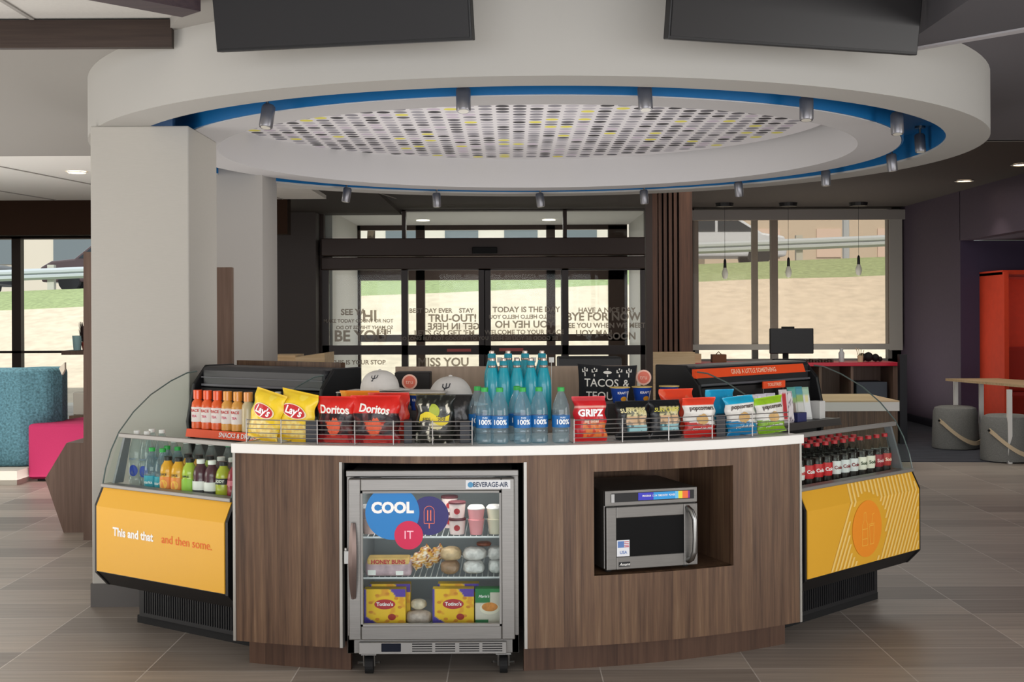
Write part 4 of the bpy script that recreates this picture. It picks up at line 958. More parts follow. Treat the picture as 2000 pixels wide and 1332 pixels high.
# lower grille panel
b = BM(); box(b, fxx(700), fxx(988), FD-.004, FD+.02, fz(1277), fz(1254)); gp_ = mk('grille_panel', b, mat('grille_steel', '8F8D8A', .4, metal=.8), fr, world=True, bevel=.002)
b = BM()
for (a0, a1) in ((804, 843), (849, 888), (896, 935), (941, 980)):
    for k in range(4): box(b, fxx(a0), fxx(a1), FD-.006, FD, fz(1272-k*4.6), fz(1270.2-k*4.6))
mk('vent_slots', b, M_blackm, gp_, world=True)
b = BM(); box(b, fxx(744), fxx(782), FD-.008, FD, fz(1272), fz(1256)); dsp = mk('thermostat_display', b, mat('disp_black', '0A1020', .5, spec=.2), gp_, world=True, bevel=.002)
b = BM(); c_ = at(764, 1264, FD); add_text(b, '36', .018, lambda x, y: (c_.x+x, FD-.0092, c_.z+y), bold=.02); b.free()
for (cx, cy) in ((717, FD+.06), (982, FD+.06), (727, FD+.52), (972, FD+.52)):
    x = fxx(cx) if cy < FD+.2 else (fx0+.09 if cx < 800 else fx1-.09)
    b = BM(); box(b, x-.03, x+.03, cy-.03, cy+.03, .078, .088); prism(b, [(cy-.02, .08), (cy+.02, .08), (cy+.012, .03), (cy-.012, .03)], x-.024, x-.019, 'x'); prism(b, [(cy-.02, .08), (cy+.02, .08), (cy+.012, .03), (cy-.012, .03)], x+.019, x+.024, 'x')
    cs = mk('caster', b, M_chrome, fr, world=True)
    b = BM(); tube(b, [(x-.016, cy, .034), (x+.016, cy, .034)], .034, 20); mk('wheel', b, M_blackm, cs, world=True)
    b = BM(); tube(b, [(x-.045, cy-.01, .045), (x-.02, cy, .04)], .006, 6); tube(b, [(x+.045, cy-.01, .045), (x+.02, cy, .04)], .006, 6); mk('brake_lever', b, M_chrome, cs, world=True)
# wire shelves
FS = []
for py in (1047, 1126):
    zs = fz(py, FD+.06); b = BM(); tube(b, [(fx0+.05, FD+.055, zs-.004), (fx1-.05, FD+.055, zs-.004)], .004, 6); tube(b, [(fx0+.05, FD+.5, zs-.004), (fx1-.05, FD+.5, zs-.004)], .004, 6)
    for k in range(26): x = fx0+.055+k*(W-.11)/25; tube(b, [(x, FD+.05, zs), (x, FD+.51, zs)], .002, 4)
    mk('wire_shelf', b, mat('wire_white', 'DADCDD', .4), fr, world=True); FS.append(zs+.0022)
# stickers on glass (parts of the door)
def stick(cx, cy, rpx, c, name, off, clip=None, lab=None):
    a = at(cx, cy, DD); r = rpx/F*DD; b = BM(); add_disc(b, lambda x, y: (a.x+x, DD+.008-off, a.z+y), 0, 0, r, n=48, clip=clip)
    bmesh.ops.solidify(b, geom=b.faces[:], thickness=.0004) if False else None
    return mk(name, b, mat('st_'+c, c, .4), door, world=True, flip=False), a
st1, a1 = stick(766, 1002, 53, '0E79C0', 'round_sticker', .0, clip=gz1-g_-at(766, 1002, DD).z)
b = BM(); add_text(b, 'COOL', .058, lambda x, y: (a1.x+x, DD+.0068, a1.z+.018+y), bold=.05, sx=1.0); mk('lettering', b, M_wtext, st1, world=True, flip=False)
st2, a2 = stick(838, 1008, 38, '211A66', 'round_sticker', -.0008)
b = BM()
def ring2(b, a, pts, w_, y):
    for (x0, z0), (x1, z1) in zip(pts, pts[1:]):
        d = Vector((x1-x0, z1-z0)); n_ = Vector((-d.y, d.x)).normalized()*w_/2
        b.faces.new([b.verts.new((a.x+q[0], y, a.z+q[1])) for q in ((x0-n_.x, z0-n_.y), (x1-n_.x, z1-n_.y), (x1+n_.x, z1+n_.y), (x0+n_.x, z0+n_.y))])
pop = [(-.02, -.03)]+[(-.02*math.cos(PI*k/10), .018+.02*math.sin(PI*k/10)) for k in range(11)]+[(.02, -.03), (-.02, -.03)]
ring2(b, a2, pop, .002, DD+.0074); ring2(b, a2, [(-.006, -.02), (-.006, .022)], .004, DD+.0074); ring2(b, a2, [(.006, -.02), (.006, .022)], .004, DD+.0074); ring2(b, a2, [(0, -.03), (0, -.05)], .004, DD+.0074)
mk('ice_lolly_icon', b, mat('icon_coral', 'F07A5A', .5), st2, world=True, flip=False)
st3, a3 = stick(798, 1046, 28, 'CC0448', 'round_sticker', .0016)
b = BM(); add_text(b, 'IT', .046, lambda x, y: (a3.x+x, DD+.0055, a3.z+y), bold=.0); mk('lettering', b, mat('text_pinkish', 'F9C3D2', .5), st3, world=True, flip=False)
fl_ = bpy.data.lights.new('fridge_lamp', 'AREA'); fl_.energy = 1.7; fl_.size = .45; fl_.size_y = .1; fl_.shape = 'RECTANGLE'; fl_.color = (1, .97, .92)
fo = bpy.data.objects.new('fridge_lamp', fl_); COL.objects.link(fo); fo.location = ((fx0+fx1)/2, FD+.07, .775); fo.rotation_euler = (math.radians(20), 0, 0)
# ================================================================ microwave
mc = arc_pt(TA(1279, AR, 1030), AR); mrz = arc_ang(mc); mo = Vector((mc.x, mc.y, 0))+Vector((-math.sin(mrz), math.cos(mrz), 0))*.035
t = thing('microwave', 'stainless commercial microwave oven standing in the niche of the island', 'microwave', (mo.x, mo.y, ZN0+.0005), mrz)
mw, mh = .405, .318; z0 = .014
b = BM(); box(b, -mw/2, mw/2, .012, .40, z0, z0+mh); mk('casing', b, M_steel, t, bevel=.004)
b = BM(); 
for sx_ in (-.17, .17):
    for sy_ in (.05, .36): lathe(b, [(.014, 0), (.014, z0)], 10, (sx_, sy_, 0))
mk('feet', b, M_blackm, t)
b = BM(); box(b, -mw/2, mw/2, -.004, .012, z0+mh-.062, z0+mh); cp_ = mk('control_panel', b, M_steel, t, bevel=.002)
zc_ = z0+mh-.031
b = BM(); box(b, -.175, .188, -.006, -.004, zc_-.016, zc_+.02); mk('panel_strip', b, M_black, cp_)
b = BM(); box(b, -.178, -.163, -.009, -.005, zc_-.017, zc_+.018); mk('start_key', b, mat('key_grey', 'B6B6B6', .4), cp_, bevel=.003)
for (x0, x1, c) in ((-.095, -.028, '3B3BC0'), (-.028, .068, '2A9BE0'), (.082, .10, 'E8D838'), (.10, .125, 'F07038'), (.068, .082, '6FC3EE'), (.125, .133, '8A2A8A')):
    b = BM(); box(b, x0+.035, x1+.035, -.0075, -.006, zc_-.012, zc_+.018); mk('key_pad', b, mat('kp_'+c, c, .4), cp_)
b = BM(); add_text(b, 'PROGRAM  1 2 3 4  TIME ENTRY  POWER', .011, lambda x, y: (.03+x, -.0082, zc_+.004+y), bold=.02, sx=.72); mk('lettering', b, M_wtext, cp_, flip=False)
b = BM(); dw, dz = mw/2-.002, z0+mh-.065
wx0, wx1, wz0, wz1 = -mw/2+.045, mw/2-.062, z0+.052, dz-.046
box(b, -dw, wx0, -.012, .012, z0, dz); box(b, wx1, dw, -.012, .012, z0, dz); box(b, wx0, wx1, -.012, .012, z0, wz0); box(b, wx0, wx1, -.012, .012, wz1, dz)
md_ = mk('door', b, M_steel, t, bevel=.003)
b = BM(); box(b, wx0, wx1, -.006, .008, wz0, wz1); mk('window', b, mat('mw_window', '060607', .35, spec=.15), md_)
b = BM(); xh = dw-.030; tube(b, [(xh-.014, -.012, dz-.018), (xh-.008, -.036, dz-.03), (xh, -.046, dz-.06), (xh, -.048, dz-.13), (xh-.0, -.046, z0+.06), (xh-.008, -.034, z0+.03), (xh-.012, -.012, z0+.02)], [.012, .012, .011, .009, .011, .012, .013], 12); mk('handle', b, M_chrome, md_, smooth=True)
b = BM(); box(b, wx0+.003, wx0+.058, -.0085, -.006, wz0+.001, wz0+.066); s_ = mk('usa_sticker', b, mat('stick_white', 'E4E6EA', .5), md_)
b = BM(); add_text(b, 'USA', .017, lambda x, y: (wx0+.031+x, -.0095, wz0+.016+y), bold=.02); box(b, wx0+.007, wx0+.034, -.0092, -.0085, wz0+.036, wz0+.062); mk('flag_canton', b, mat('flag_blue', '5B7DB8', .5), s_, flip=False)
b = BM(); [box(b, wx0+.035, wx0+.055, -.0092, -.0085, wz0+.037+k*.0066, wz0+.0402+k*.0066) for k in range(4)]; mk('flag_stripes', b, mat('flag_red', 'B8324A', .5), s_)
b = BM(); box(b, wx0+.010, wx0+.058, -.0145, -.012, z0+.012, z0+.031); np_ = mk('name_badge', b, M_black, md_)
b = BM(); add_text(b, 'Amana', .016, lambda x, y: (wx0+.034+x, -.0152, z0+.0215+y), bold=.01, shear=.3); mk('lettering', b, M_wtext, np_, flip=False)
# ================================================================ packaging
def pmat(): return mat('printed_film', None, .28, attr='print', bump=.25, bscale=28, spec=.5)
def pmat_m(): return mat('printed_card', None, .55, attr='print')
def pmat_cloth(): return mat('printed_cloth', None, .95, attr='print')
def color_attr(me, cols):
    a = me.color_attributes.new('print', 'FLOAT_COLOR', 'POINT')
    for i, c in enumerate(cols): a.data[i].color = (*c, 1)
def hx(s): return lin(s)
def bagsurf(w, h, th, seed=0, crimp=.055):
    def Sf(u, v, side=-1):
        vv = min(1, max(0, v)); uu = max(-1, min(1, u))
        e = max(0.0, min(1, (vv-crimp*.5)/.25, (1-vv-crimp*.5)/.25)); e = math.sin(e*PI/2)**.8
        t_ = th/2*e*max(0, 1-abs(uu)**3.2)**.62
        wr = .5*noise.noise(Vector((uu*2.3+seed, vv*4, seed*1.7)))+.35*noise.noise(Vector((uu*7+seed, vv*2.5, seed)))*(1-e*.6)
        t_ += .010*wr*(0.15+.85*e if abs(uu) < .97 else 0)
        x = u*w/2*(1-.05*e)+.004*math.sin(vv*19+seed)*abs(uu)
        return Vector((x, side*max(t_, .0008), vv*h))
    return Sf
def bag(name, label, cat, loc, rz, w, h, th, colfn, texts=(), tilt=-.10, roll=0, group=None, seed=1, extra=None, nu=34, nv=44, flat=0):
    t = thing(name, label, cat, loc, rz, group, tilt=(tilt, roll)); Sf = bagsurf(w, h, th, seed)
    b = BM(); cols = []
    for side in (-1, 1):
        vs = grid(b, nu, nv, lambda a, c: Sf(a*2-1, c, side))
        for j in range(nv+1):
            for i in range(nu+1): cols.append(colfn(i/nu*2-1, j/nv, side))
    mats = pmat()
    bmesh.ops.recalc_face_normals(b, faces=b.faces)
    me = bpy.data.meshes.new('pouch'); b.to_mesh(me); b.free(); color_attr(me, cols); me.materials.append(mats)
    for p in me.polygons: p.use_smooth = True
    o = bpy.data.objects.new('pouch', me); COL.objects.link(o); o.parent = t
    # fix normals by side
    def onto(x, z, off=.0022):
        p = Sf(x/(w/2), z/h, -1); q = Vector((p.x, p.y-off, p.z)); return q
    if extra: extra(t, onto, w, h)
    for (s, z, size, col, kw) in texts:
        b = BM(); add_text(b, s, size, lambda x, y: onto(kw.get('x', 0)+x*math.cos(kw.get('rot', 0))-y*math.sin(kw.get('rot', 0)), z*h+y*math.cos(kw.get('rot', 0))+x*math.sin(kw.get('rot', 0)), .0034), bold=kw.get('bold', .03), sx=kw.get('sx', 1), shear=kw.get('shear', 0))
        mk('lettering', b, mat('ink_'+col, col, .4), t, flip=False)
    return t
def blob(t, onto, cx, cz, rx, rz, col, name='picture', off=.0026, n=22, rough=.15, seed=0):
    b = BM(); k = 14; cen = b.verts.new(onto(cx, cz, off)); rings = []
    for rr in (.5, 1.0):
        rings.append([b.verts.new(onto(cx+rx*rr*(1+rough*noise.noise(Vector((a*2.1, seed, rr)))*2)*math.cos(2*PI*a/n), cz+rz*rr*(1+rough*noise.noise(Vector((a*2.1, seed+3, rr)))*2)*math.sin(2*PI*a/n), off)) for a in range(n)])
    for a in range(n):
        b.faces.new((cen, rings[0][a], rings[0][(a+1) % n])); b.faces.new((rings[0][a], rings[1][a], rings[1][(a+1) % n], rings[0][(a+1) % n]))
    return mk(name, b, mat('pic_'+col, col, .5), t, flip=False)
def place(px, depth=0.0, py=865, R=AR, back=0.09):
    """point on the countertop at photo column px, `back` metres inside the front arc; returns loc, rz"""
    p = arc_px(px, R-back, py); return (p.x, p.y, ZT), arc_ang(p)
# --- colour functions
def nz(u, v, s, k=3): return noise.noise(Vector((u*k, v*k*1.3, s)))
def c_yellow(u, v, side):
    base = hx('F3CF2B'); 
    if v < .10 or v > .95: return hx('E9C22A')
    if side < 0 and v < .42 and (u*.9)**2+((v-.22)/.24)**2 < .8: return hx('EBC766') if nz(u, v, 2, 6) > 0 else hx('F2DC86')
    return base if nz(u, v, 5, 2) < .25 else hx('F7DA4A')
def c_doritos(u, v, side):
    if v > .62: return hx('D8261E')
    q = nz(u, v, 1, 4)
    if v > .10 and abs(u) < .12+(v-.12)*1.0 and v < .46 and side < 0: return hx('DD5A3A') if q > -.15 else hx('B63226')
    if v < .18: return hx('8E1D22') if q > 0 else hx('C2383A')
    return hx('241418') if q < .2 else hx('57201E')
def c_popcorn(u, v, side):
    q = nz(u, v, 7, 5)
    return hx('E5E0CE') if q > .36 and side < 0 and v < .8 else hx('22231F') if q < .22 else hx('4A4C44')
def c_redbox(u, v, side):
    if v > .90: return hx('D84A50')
    if .74 < v < .78: return hx('EBA79A')
    if v < .42 and u > -.5 and v > .08: return hx('E8813E') if nz(u, v, 2, 5) > -.1 else hx('D8472C')
    return hx('D0252B')
def c_blackchip(u, v, side):
    if side < 0 and abs(u-.15) < .62:
        if .60 < v < .82: return hx('CFC48E') if nz(u, v, 4, 6) > -.05 else hx('6B6A50')
        if .38 < v <= .60: return hx('D9B48C') if nz(u, v, 5, 5) > -.2 else hx('9C8468')
        if .22 < v <= .38: return hx('8FC3C8') if nz(u, v, 6, 4) > -.2 else hx('3A6A74')
    return hx('17191C')
def mk_white(top, bot):
    def f(u, v, side):
        if v > .80: return hx(top)
        if v < .34-.06*u: return hx(bot)
        return hx('E9E6DF')
    return f
def oval_logo(col_out, col_in, cz, rx, rz, txt, tcol, size, rot=0, cx=0, shear=0, bold=.03):
    def f(t, onto, w, h):
        c, s = math.cos(rot), math.sin(rot)
        b = BM()
        for (k, m_) in ((1.12, 0), (1.0, 1)):
            of_ = .0034+.0010*m_; q_ = lambda x, y: b.verts.new(onto(cx+x*c-y*s, cz*h+x*s+y*c, of_))
            R_ = [[q_(k*rx*f*math.cos(2*PI*a/32), k*rz*f*math.sin(2*PI*a/32)) for a in range(32)] for f in (.25, .5, .75, 1)]
            b.faces.new(R_[0]).material_index = m_
            for A_, B2 in zip(R_, R_[1:]):
                for a in range(32): b.faces.new((A_[a], B2[a], B2[(a+1) % 32], A_[(a+1) % 32])).material_index = m_
        lg = mk('logo_badge', b, [mat('lg_'+col_out, col_out, .4), mat('lg_'+col_in, col_in, .4)], t, flip=False)
        b = BM(); add_text(b, txt, size, lambda x, y: onto(cx+x*c-y*s, cz*h+x*s+y*c, .0062), bold=bold, shear=shear); mk('lettering', b, mat('ink_'+tcol, tcol, .4), lg, flip=False)
    return f
# --- front row of bags
lay = oval_logo('F6E9C8', 'C9252B', .60, .058, .026, "Lay's", 'FFFFFF', .044, rot=-.10, shear=.2)
l1, r1 = place(511, back=.11); bag('chip_bag', 'yellow crisp bag with a red oval logo, leaning right, leftmost on the white counter', 'chip bag', l1, r1-.30, .180, .208, .055, c_yellow, extra=lay, roll=.20, seed=1, group='yellow crisp bags')
l1, r1 = place(570, back=.10); bag('chip_bag', 'yellow crisp bag with a red oval logo, leaning beside the red bags', 'chip bag', l1, r1-.18, .180, .208, .055, c_yellow, extra=lay, roll=.16, seed=4, group='yellow crisp bags')
def dor(rot): return [('Doritos', .70, .046, 'F6F2EA', dict(bold=.03, sx=.9, rot=rot))]
def chipart(t, onto, w, h): blob(t, onto, 0, .05*h, .05, .018, 'C8403A', seed=2); blob(t, onto, .0, .34*h, .030, .034, 'E4603C', seed=5, rough=.3)
l1, r1 = place(655, back=.09); bag('chip_bag', 'red and black tortilla chip bag standing right of the yellow bags', 'chip bag', l1, r1-.06, .165, .188, .05, c_doritos, texts=dor(-.03), extra=chipart, seed=9, group='red tortilla chip bags')
l1, r1 = place(733, back=.09); bag('chip_bag', 'wider red and black tortilla chip bag standing left of the popcorn bag', 'chip bag', l1, r1+.03, .205, .192, .055, c_doritos, texts=dor(-.10), extra=chipart, seed=12, group='red tortilla chip bags')
def popart(t, onto, w, h):
    b = BM(); n_ = 14
    f = lambda i: .012*math.sin(i/n_*2*PI)
    vs = [[b.verts.new(onto(-.062+.124*i/n_, .50*h+f(i)+k, .003)) for i in range(n_+1)] for k in (-.016, .016)]
    for i in range(n_): b.faces.new((vs[0][i], vs[0][i+1], vs[1][i+1], vs[1][i]))
    mk('banner', b, mat('ban_yellow', 'E5CF2C', .5), t, flip=False); blob(t, onto, .0, .66*h, .022, .028, 'A8B53A', seed=3); blob(t, onto, .01, .36*h, .026, .016, 'DDD3A2', seed=8)
l1, r1 = place(849, back=.09); bag('popcorn_bag', 'black popcorn bag with a yellow banner standing left of the water bottles', 'popcorn bag', l1, r1+.02, .16, .196, .06, c_popcorn, texts=[('smartfood', .50, .023, '3A3A20', dict(bold=.02))], extra=popart, seed=15)
l1, r1 = place(1153, back=.09); bag('snack_bag', 'red snack bag right of the water bottles on the counter', 'snack bag', l1, r1-.04, .14, .183, .05, c_redbox, texts=[('GRIPZ', .62, .038, 'FFFFFF', dict(bold=.05)), ("Big Bites", .44, .018, 'F6D9C0', dict())], seed=18)
l1, r1 = place(1236, back=.09); bag('chip_bag', 'black crisp bag with tan and blue picture, next to the red snack bag', 'chip bag', l1, r1, .15, .160, .05, c_blackchip, texts=[('SUN CHIPS', .74, .024, 'E9DFA8', dict(bold=.02))], seed=21, group='black crisp bags')
l1, r1 = place(1300, back=.10); bag('chip_bag', 'black crisp bag with tan and blue picture, beside the white and red bag', 'chip bag', l1, r1, .15, .160, .05, c_blackchip, texts=[('SUN CHIPS', .74, .024, 'D9CF5A', dict(bold=.02))], seed=24, group='black crisp bags')
def pc(t, onto, w, h): blob(t, onto, 0, .44*h, .030, .022, 'D9B070', seed=1)
for (px_, top, bot, lb, sd_, rl) in ((1368, 'E8452C', 'C42A26', 'white popped chip bag with red top and red base', 27, 0), (1450, '1FA6CF', '1583B8', 'white popped chip bag with blue top and blue base', 30, -.06), (1508, '9CCB2B', '86B52A', 'white popped chip bag with green top and green base', 33, -.08)):
    l1, r1 = place(px_, back=.09); bag('chip_bag', lb, 'chip bag', l1, r1, .16, .166 if px_ < 1500 else .158, .05, mk_white(top, bot), texts=[('popcorners', .73, .0255, '4A3A34', dict(bold=.03)), ('popped corn chips', .22, .013, 'F4F4F0', dict())], extra=pc, seed=sd_, roll=rl, group='popped chip bags')
# second row: only tops show above the first row
def c_plain(c, c2):
    return lambda u, v, side: hx(c) if nz(u, v, 3, 3) < .2 else hx(c2)
l1, r1 = place(700, back=.20); bag('chip_bag', 'orange snack bag behind the red tortilla chip bags', 'chip bag', (l1[0], l1[1], ZT), r1, .17, .205, .05, c_plain('F08A1E', 'F7A63A'), seed=41)
l1, r1 = place(760, back=.185); bag('chip_bag', 'plain red chip bag tucked behind the wider red tortilla bag', 'chip bag', l1, r1+.12, .17, .198, .05, c_plain('E2362A', 'EF5A44'), seed=42)
l1, r1 = place(893, back=.19); bag('chip_bag', 'dark grey snack bag behind the popcorn bag', 'chip bag', l1, r1, .14, .19, .05, c_plain('2C2A2A', '4A4644'), seed=43)
l1, r1 = place(1325, back=.20); bag('chip_bag', 'bright orange-red snack bag lying high behind the white and red bag', 'chip bag', l1, r1, .165, .198, .05, c_plain('EE4A2C', 'F2684A'), seed=44)
l1, r1 = place(1410, back=.19); bag('chip_bag', 'blue snack bag behind the gap between the red and blue popped chip bags', 'chip bag', l1, r1, .15, .190, .05, c_plain('1F9FD0', '3AB6DE'), seed=45)
# black backing boxes in gaps
# --- display risers
def riser(label, px0, px1, back0, back1, z1, mm):
    b = BM(); a0, a1 = TA(px0, AR-back0, 860), TA(px1, AR-back0, 860); arcband(b, a0, a1, ZT-.0, z1, AR-back0, back1-back0); o = mk('display_riser', b, mm, bevel=.003); setp(o, label, 'riser')
M_riser = mat('riser_dark', '3C3A39', .5)
riser('dark display riser behind the red and black bags, left part of the counter', 672, 915, .31, .60, 1.03, M_riser)
riser('dark display riser behind the black crisp bags, right part of the counter', 1186, 1345, .31, .46, 1.05, M_riser)
riser('low wood-toned display riser under the blue metal bottles', 925, 1110, .50, .95, .955, mat('riser_wood', '7D6A5A', .5))
for i, (px_, w_) in enumerate(((608, 22), (797, 16), (908, 20), (1408, 18))):
    p = arc_px(px_, AR-.05, 860); q = arc_px(px_, AR-.28, 860); hw = w_/2/F*p.y; b = BM()
    prism(b, [(p.x-hw, p.y), (p.x+hw, p.y), (q.x+hw, q.y), (q.x-hw, q.y)], ZT, ZT+.088, 'z')
    o = mk('display_bin', b, mat('bin_charcoal', '2E3036', .5), bevel=.002); setp(o, 'narrow charcoal display bin behind the wire rack, ' + ['between the yellow and red bags', 'between the red bag and popcorn bag', 'left of the water bottles', 'between the red and blue popped chip bags'][i], 'bin', 'narrow charcoal bins')
# --- blue microwave cups
def cup(label, px, back, grp, z=1.0505, d=0):
    p = arc_px(px, AR-back, 800); t = thing('noodle_cup', label, 'food cup', (p.x, p.y, z), arc_ang(p)+d, grp)
    b = BM(); lathe(b, [(.030, 0), (.041, .062), (.043, .064)], 28); mk('cup', b, mat('cup_blue', '1E46A0', .35), t, smooth=True)
    def wrap(x, y, r=.0385): a = -PI/2+x/r; rr = .0305+.011*(y/.062)+.001; return (rr*math.cos(a), rr*math.sin(a), y)
    b = BM(); add_disc(b, lambda x, y: wrap(x, y), .004, .016, .015, .011); mk('picture', b, mat('noodle_orange', 'E9A22A', .5), t, flip=False)
    b = BM(); add_quad(b, wrap, .021, .030, .008, .05); mk('label_patch', b, M_white, t, flip=False)
    b = BM(); add_text(b, 'KRAFT', .014, lambda x, y: wrap(x-.004, .042+y), bold=.02); mk('lettering', b, M_wtext, t, flip=False)
    b = BM(); lathe(b, [(.0445, .063), (.0445, .067), (.02, .068)], 28); mk('lid', b, mat('cup_lid', 'D8B85A', .4), t)
for i, px_ in enumerate((1211, 1254, 1307)):
    cup('blue noodle cup with orange picture, %s of the three right of the pillow' % ['leftmost', 'middle', 'rightmost'][i], px_, .36, 'blue noodle cups on the right riser', d=[.0, 0, .1][i])
for i, px_ in enumerate((745, 783, 818, 850)):
    cup('blue noodle cup below the white caps, %s of the four left cups' % ordn(i, 4), px_, .36, 'blue noodle cups on the left riser', z=1.0305)
# thin white board over the left cups carrying the caps
b = BM(); a0, a1 = TA(655, AR-.33, 760), TA(868, AR-.33, 760); arcband(b, a0, a1, 1.1005, 1.1045, AR-.335, .24); o = mk('display_shelf', b, mat('shelf_white', 'D8D4CC', .4)); setp(o, 'thin white shelf board over the blue cups carrying the caps', 'shelf')
for px_ in (660, 863):
    p = arc_px(px_, AR-.45, 760); b = BM(); tube(b, [(p.x, p.y, 1.0305 if px_ > 700 else ZT), (p.x, p.y, 1.1)], .006, 8); o = mk('shelf_support', b, M_chrome); setp(o, 'thin steel support rod under the %s end of the white shelf board' % ('left' if px_ < 700 else 'right'), 'support rod')
# --- caps
def hat(label, loc, rz, s=1.0, sz=1.0):
    t = thing('baseball_cap', label, 'cap', loc, rz, 'white baseball caps')
    t.scale = (s, s, sz); M_cap = mat('cap_white', 'D9D5CF', .9, noise_amt=.04, nscale=40)
    b = BM(); n_, m_ = 28, 12
    rows = []
    for j in range(m_+1):
        f = j/m_*PI/2; rows.append([b.verts.new((.088*math.cos(f)**.8*math.cos(2*PI*i/n_), .098*math.cos(f)**.8*math.sin(2*PI*i/n_), .004+.100*math.sin(f)**.95)) for i in range(n_)])
    for A, B_ in zip(rows, rows[1:]):
        for i in range(n_): b.faces.new((A[i], A[(i+1) % n_], B_[(i+1) % n_], B_[i]))
    bmesh.ops.remove_doubles(b, verts=b.verts, dist=1e-4)
    mk('crown', b, M_cap, t, smooth=True)
    b = BM(); n_ = 16; A, B_ = [], []
    for i in range(n_+1):
        a = -.95+1.9*i/n_; k = math.cos(a/.95*PI/2)**.55
        A.append(Vector((.088*math.cos(a), .095*math.sin(a), .008))); B_.append(Vector((.088*math.cos(a)+.075*k, .095*math.sin(a)*(1-.05*k), .012-.004*k-.008*(a/.95)**2*k)))
    lo = [b.verts.new(p) for p in A]; hi = [b.verts.new(p) for p in B_]; lo2 = [b.verts.new(p+Vector((0, 0, .003))) for p in A]; hi2 = [b.verts.new(p+Vector((0, 0, .003))) for p in B_]
    for i in range(n_):
        for q in ((lo[i], lo[i+1], hi[i+1], hi[i]), (lo2[i], hi2[i], hi2[i+1], lo2[i+1]), (hi[i], hi[i+1], hi2[i+1], hi2[i])): b.faces.new(q)
    mk('brim', b, M_cap, t, smooth=True)
    b = BM(); lathe(b, [(.001, .110), (.007, .108), (.008, .104)], 12, close=False); mk('button', b, M_cap, t)
    def onc(x, y):
        y = y*.78; f = math.asin(min(.98, max(.02, y/.1))); a = -1.2+x/.085; r1, r2 = .089*math.cos(f)**.8+.001, .099*math.cos(f)**.8+.001
        return (r1*math.cos(a), r2*math.sin(a), .005+.101*math.sin(f)**.95)
    b = BM(); S_ = [[(-.018, .095), (-.016, .080), (-.004, .074), (.012, .080), (.018, .098)], [(.0, .098), (-.001, .076)], [(-.004, .074), (-.010, .060)], [(-.014, .060), (-.004, .060)]]
    for L_ in S_:
        for (x0, z0), (x1, z1) in zip(L_, L_[1:]):
            d = Vector((x1-x0, z1-z0)); n2 = Vector((-d.y, d.x)).normalized()*.0024
            b.faces.new([b.verts.new(onc(*q)) for q in ((x0-n2.x, z0-n2.y), (x1-n2.x, z1-n2.y), (x1+n2.x, z1+n2.y), (x0+n2.x, z0+n2.y))])
    mk('embroidered_emblem', b, mat('emblem_dark', '33343A', .8), t, flip=False)
D = 5.45; p = at(742, 764, D); hat('white baseball cap with a dark emblem, left of the round coral tag', (p.x, D, 1.1047), -.55, .92, .85)
D = 5.55; p = at(880, 775, D); hat('white baseball cap with a dark emblem, right of the round coral tag', (p.x, D, 1.0305), -.5, 1.12, 1.25)
# --- coral tags
def tag_disc(label, px, py, D, zb):
    p = at(px, py, D); t = thing('price_tag', label, 'sign', (p.x, D, zb), 0, 'round coral tags')
    b = BM(); tube(b, [(0, 0, 0), (0, 0, p.z-zb)], .002, 6); lathe(b, [(.018, 0), (.018, .003)], 16); mk('stand', b, M_chrome, t)
    r = 15.0/F*D; b = BM(); tube(b, [(0, -.004, p.z-zb), (0, -.002, p.z-zb)], r, 32); mk('disc', b, mat('tag_pale', 'F6C3AE', .5), t)
    b = BM(); tube(b, [(0, -.0052, p.z-zb), (0, -.0042, p.z-zb)], r*.78, 32); f_ = mk('disc_face', b, mat('tag_coral', 'E8735A', .5), t)
    b = BM(); add_text(b, 'tru', r*.8, lambda x, y: (x, -.0062, p.z-zb+y), bold=.0); mk('lettering', b, mat('tag_ink', 'F8CDB8', .5), f_, flip=False)
tag_disc('round coral tag on a stand between the two white caps', 800, 746, 5.75, ZT)
tag_disc('round coral tag on a stand right of the black pillow', 1257, 737, 5.9, ZT)
# dark boxes between cases and tags
b = BM(); a = at(775, 700, 6.1); c = at(843, 725, 6.1); box(b, a.x, c.x, 5.98, 6.12, ZT, c.z); o = mk('display_box', b, mat('box_dk', '1E1917', .6), bevel=.004); setp(o, 'black box display behind the left coral tag', 'display box')
# --- pillow
D = 5.8; p = at(1183, 720, D); pw, ph = .275, .285
t = thing('throw_pillow', 'black cushion printed TACOS & TEQUILA with white cacti behind the snacks', 'cushion', (p.x, D, ZT), -.04, tilt=(-.10, .03))
b = BM(); n_ = 30; cols = []
def psf(u, v, s):
    e = (max(0, 1-abs(u)**2.6)*max(0, 1-abs(v)**2.6))**.45; k = 1-.07*(1-abs(v)**2)*abs(u)**2; k2 = 1-.05*(1-abs(u)**2)*abs(v)**2
    return Vector((u*pw/2*k, s*(.055*e+.0005), ph/2+v*ph/2*k2))
for s in (-1, 1): grid(b, n_, n_, lambda a, c: psf(a*2-1, c*2-1, s))
mk('cover', b, mat('pillow_black', '1E1F22', .95, noise_amt=.2, nscale=90), t, smooth=True)
onp = lambda x, z, o_=.002: psf(x/(pw/2), (z-ph/2)/(ph/2), -1)+Vector((0, -o_, 0))
for s, zz_, xx_ in (('TACOS', .195, -.028), ('&', .195, .088), ('TEQUILA', .135, .0)):
    b = BM(); add_text(b, s, .052, lambda x, y: onp(xx_+x, zz_+y), bold=.01, sx=.95); mk('lettering', b, mat('print_cream', 'E4E0D6', .8), t, flip=False)
b = BM()
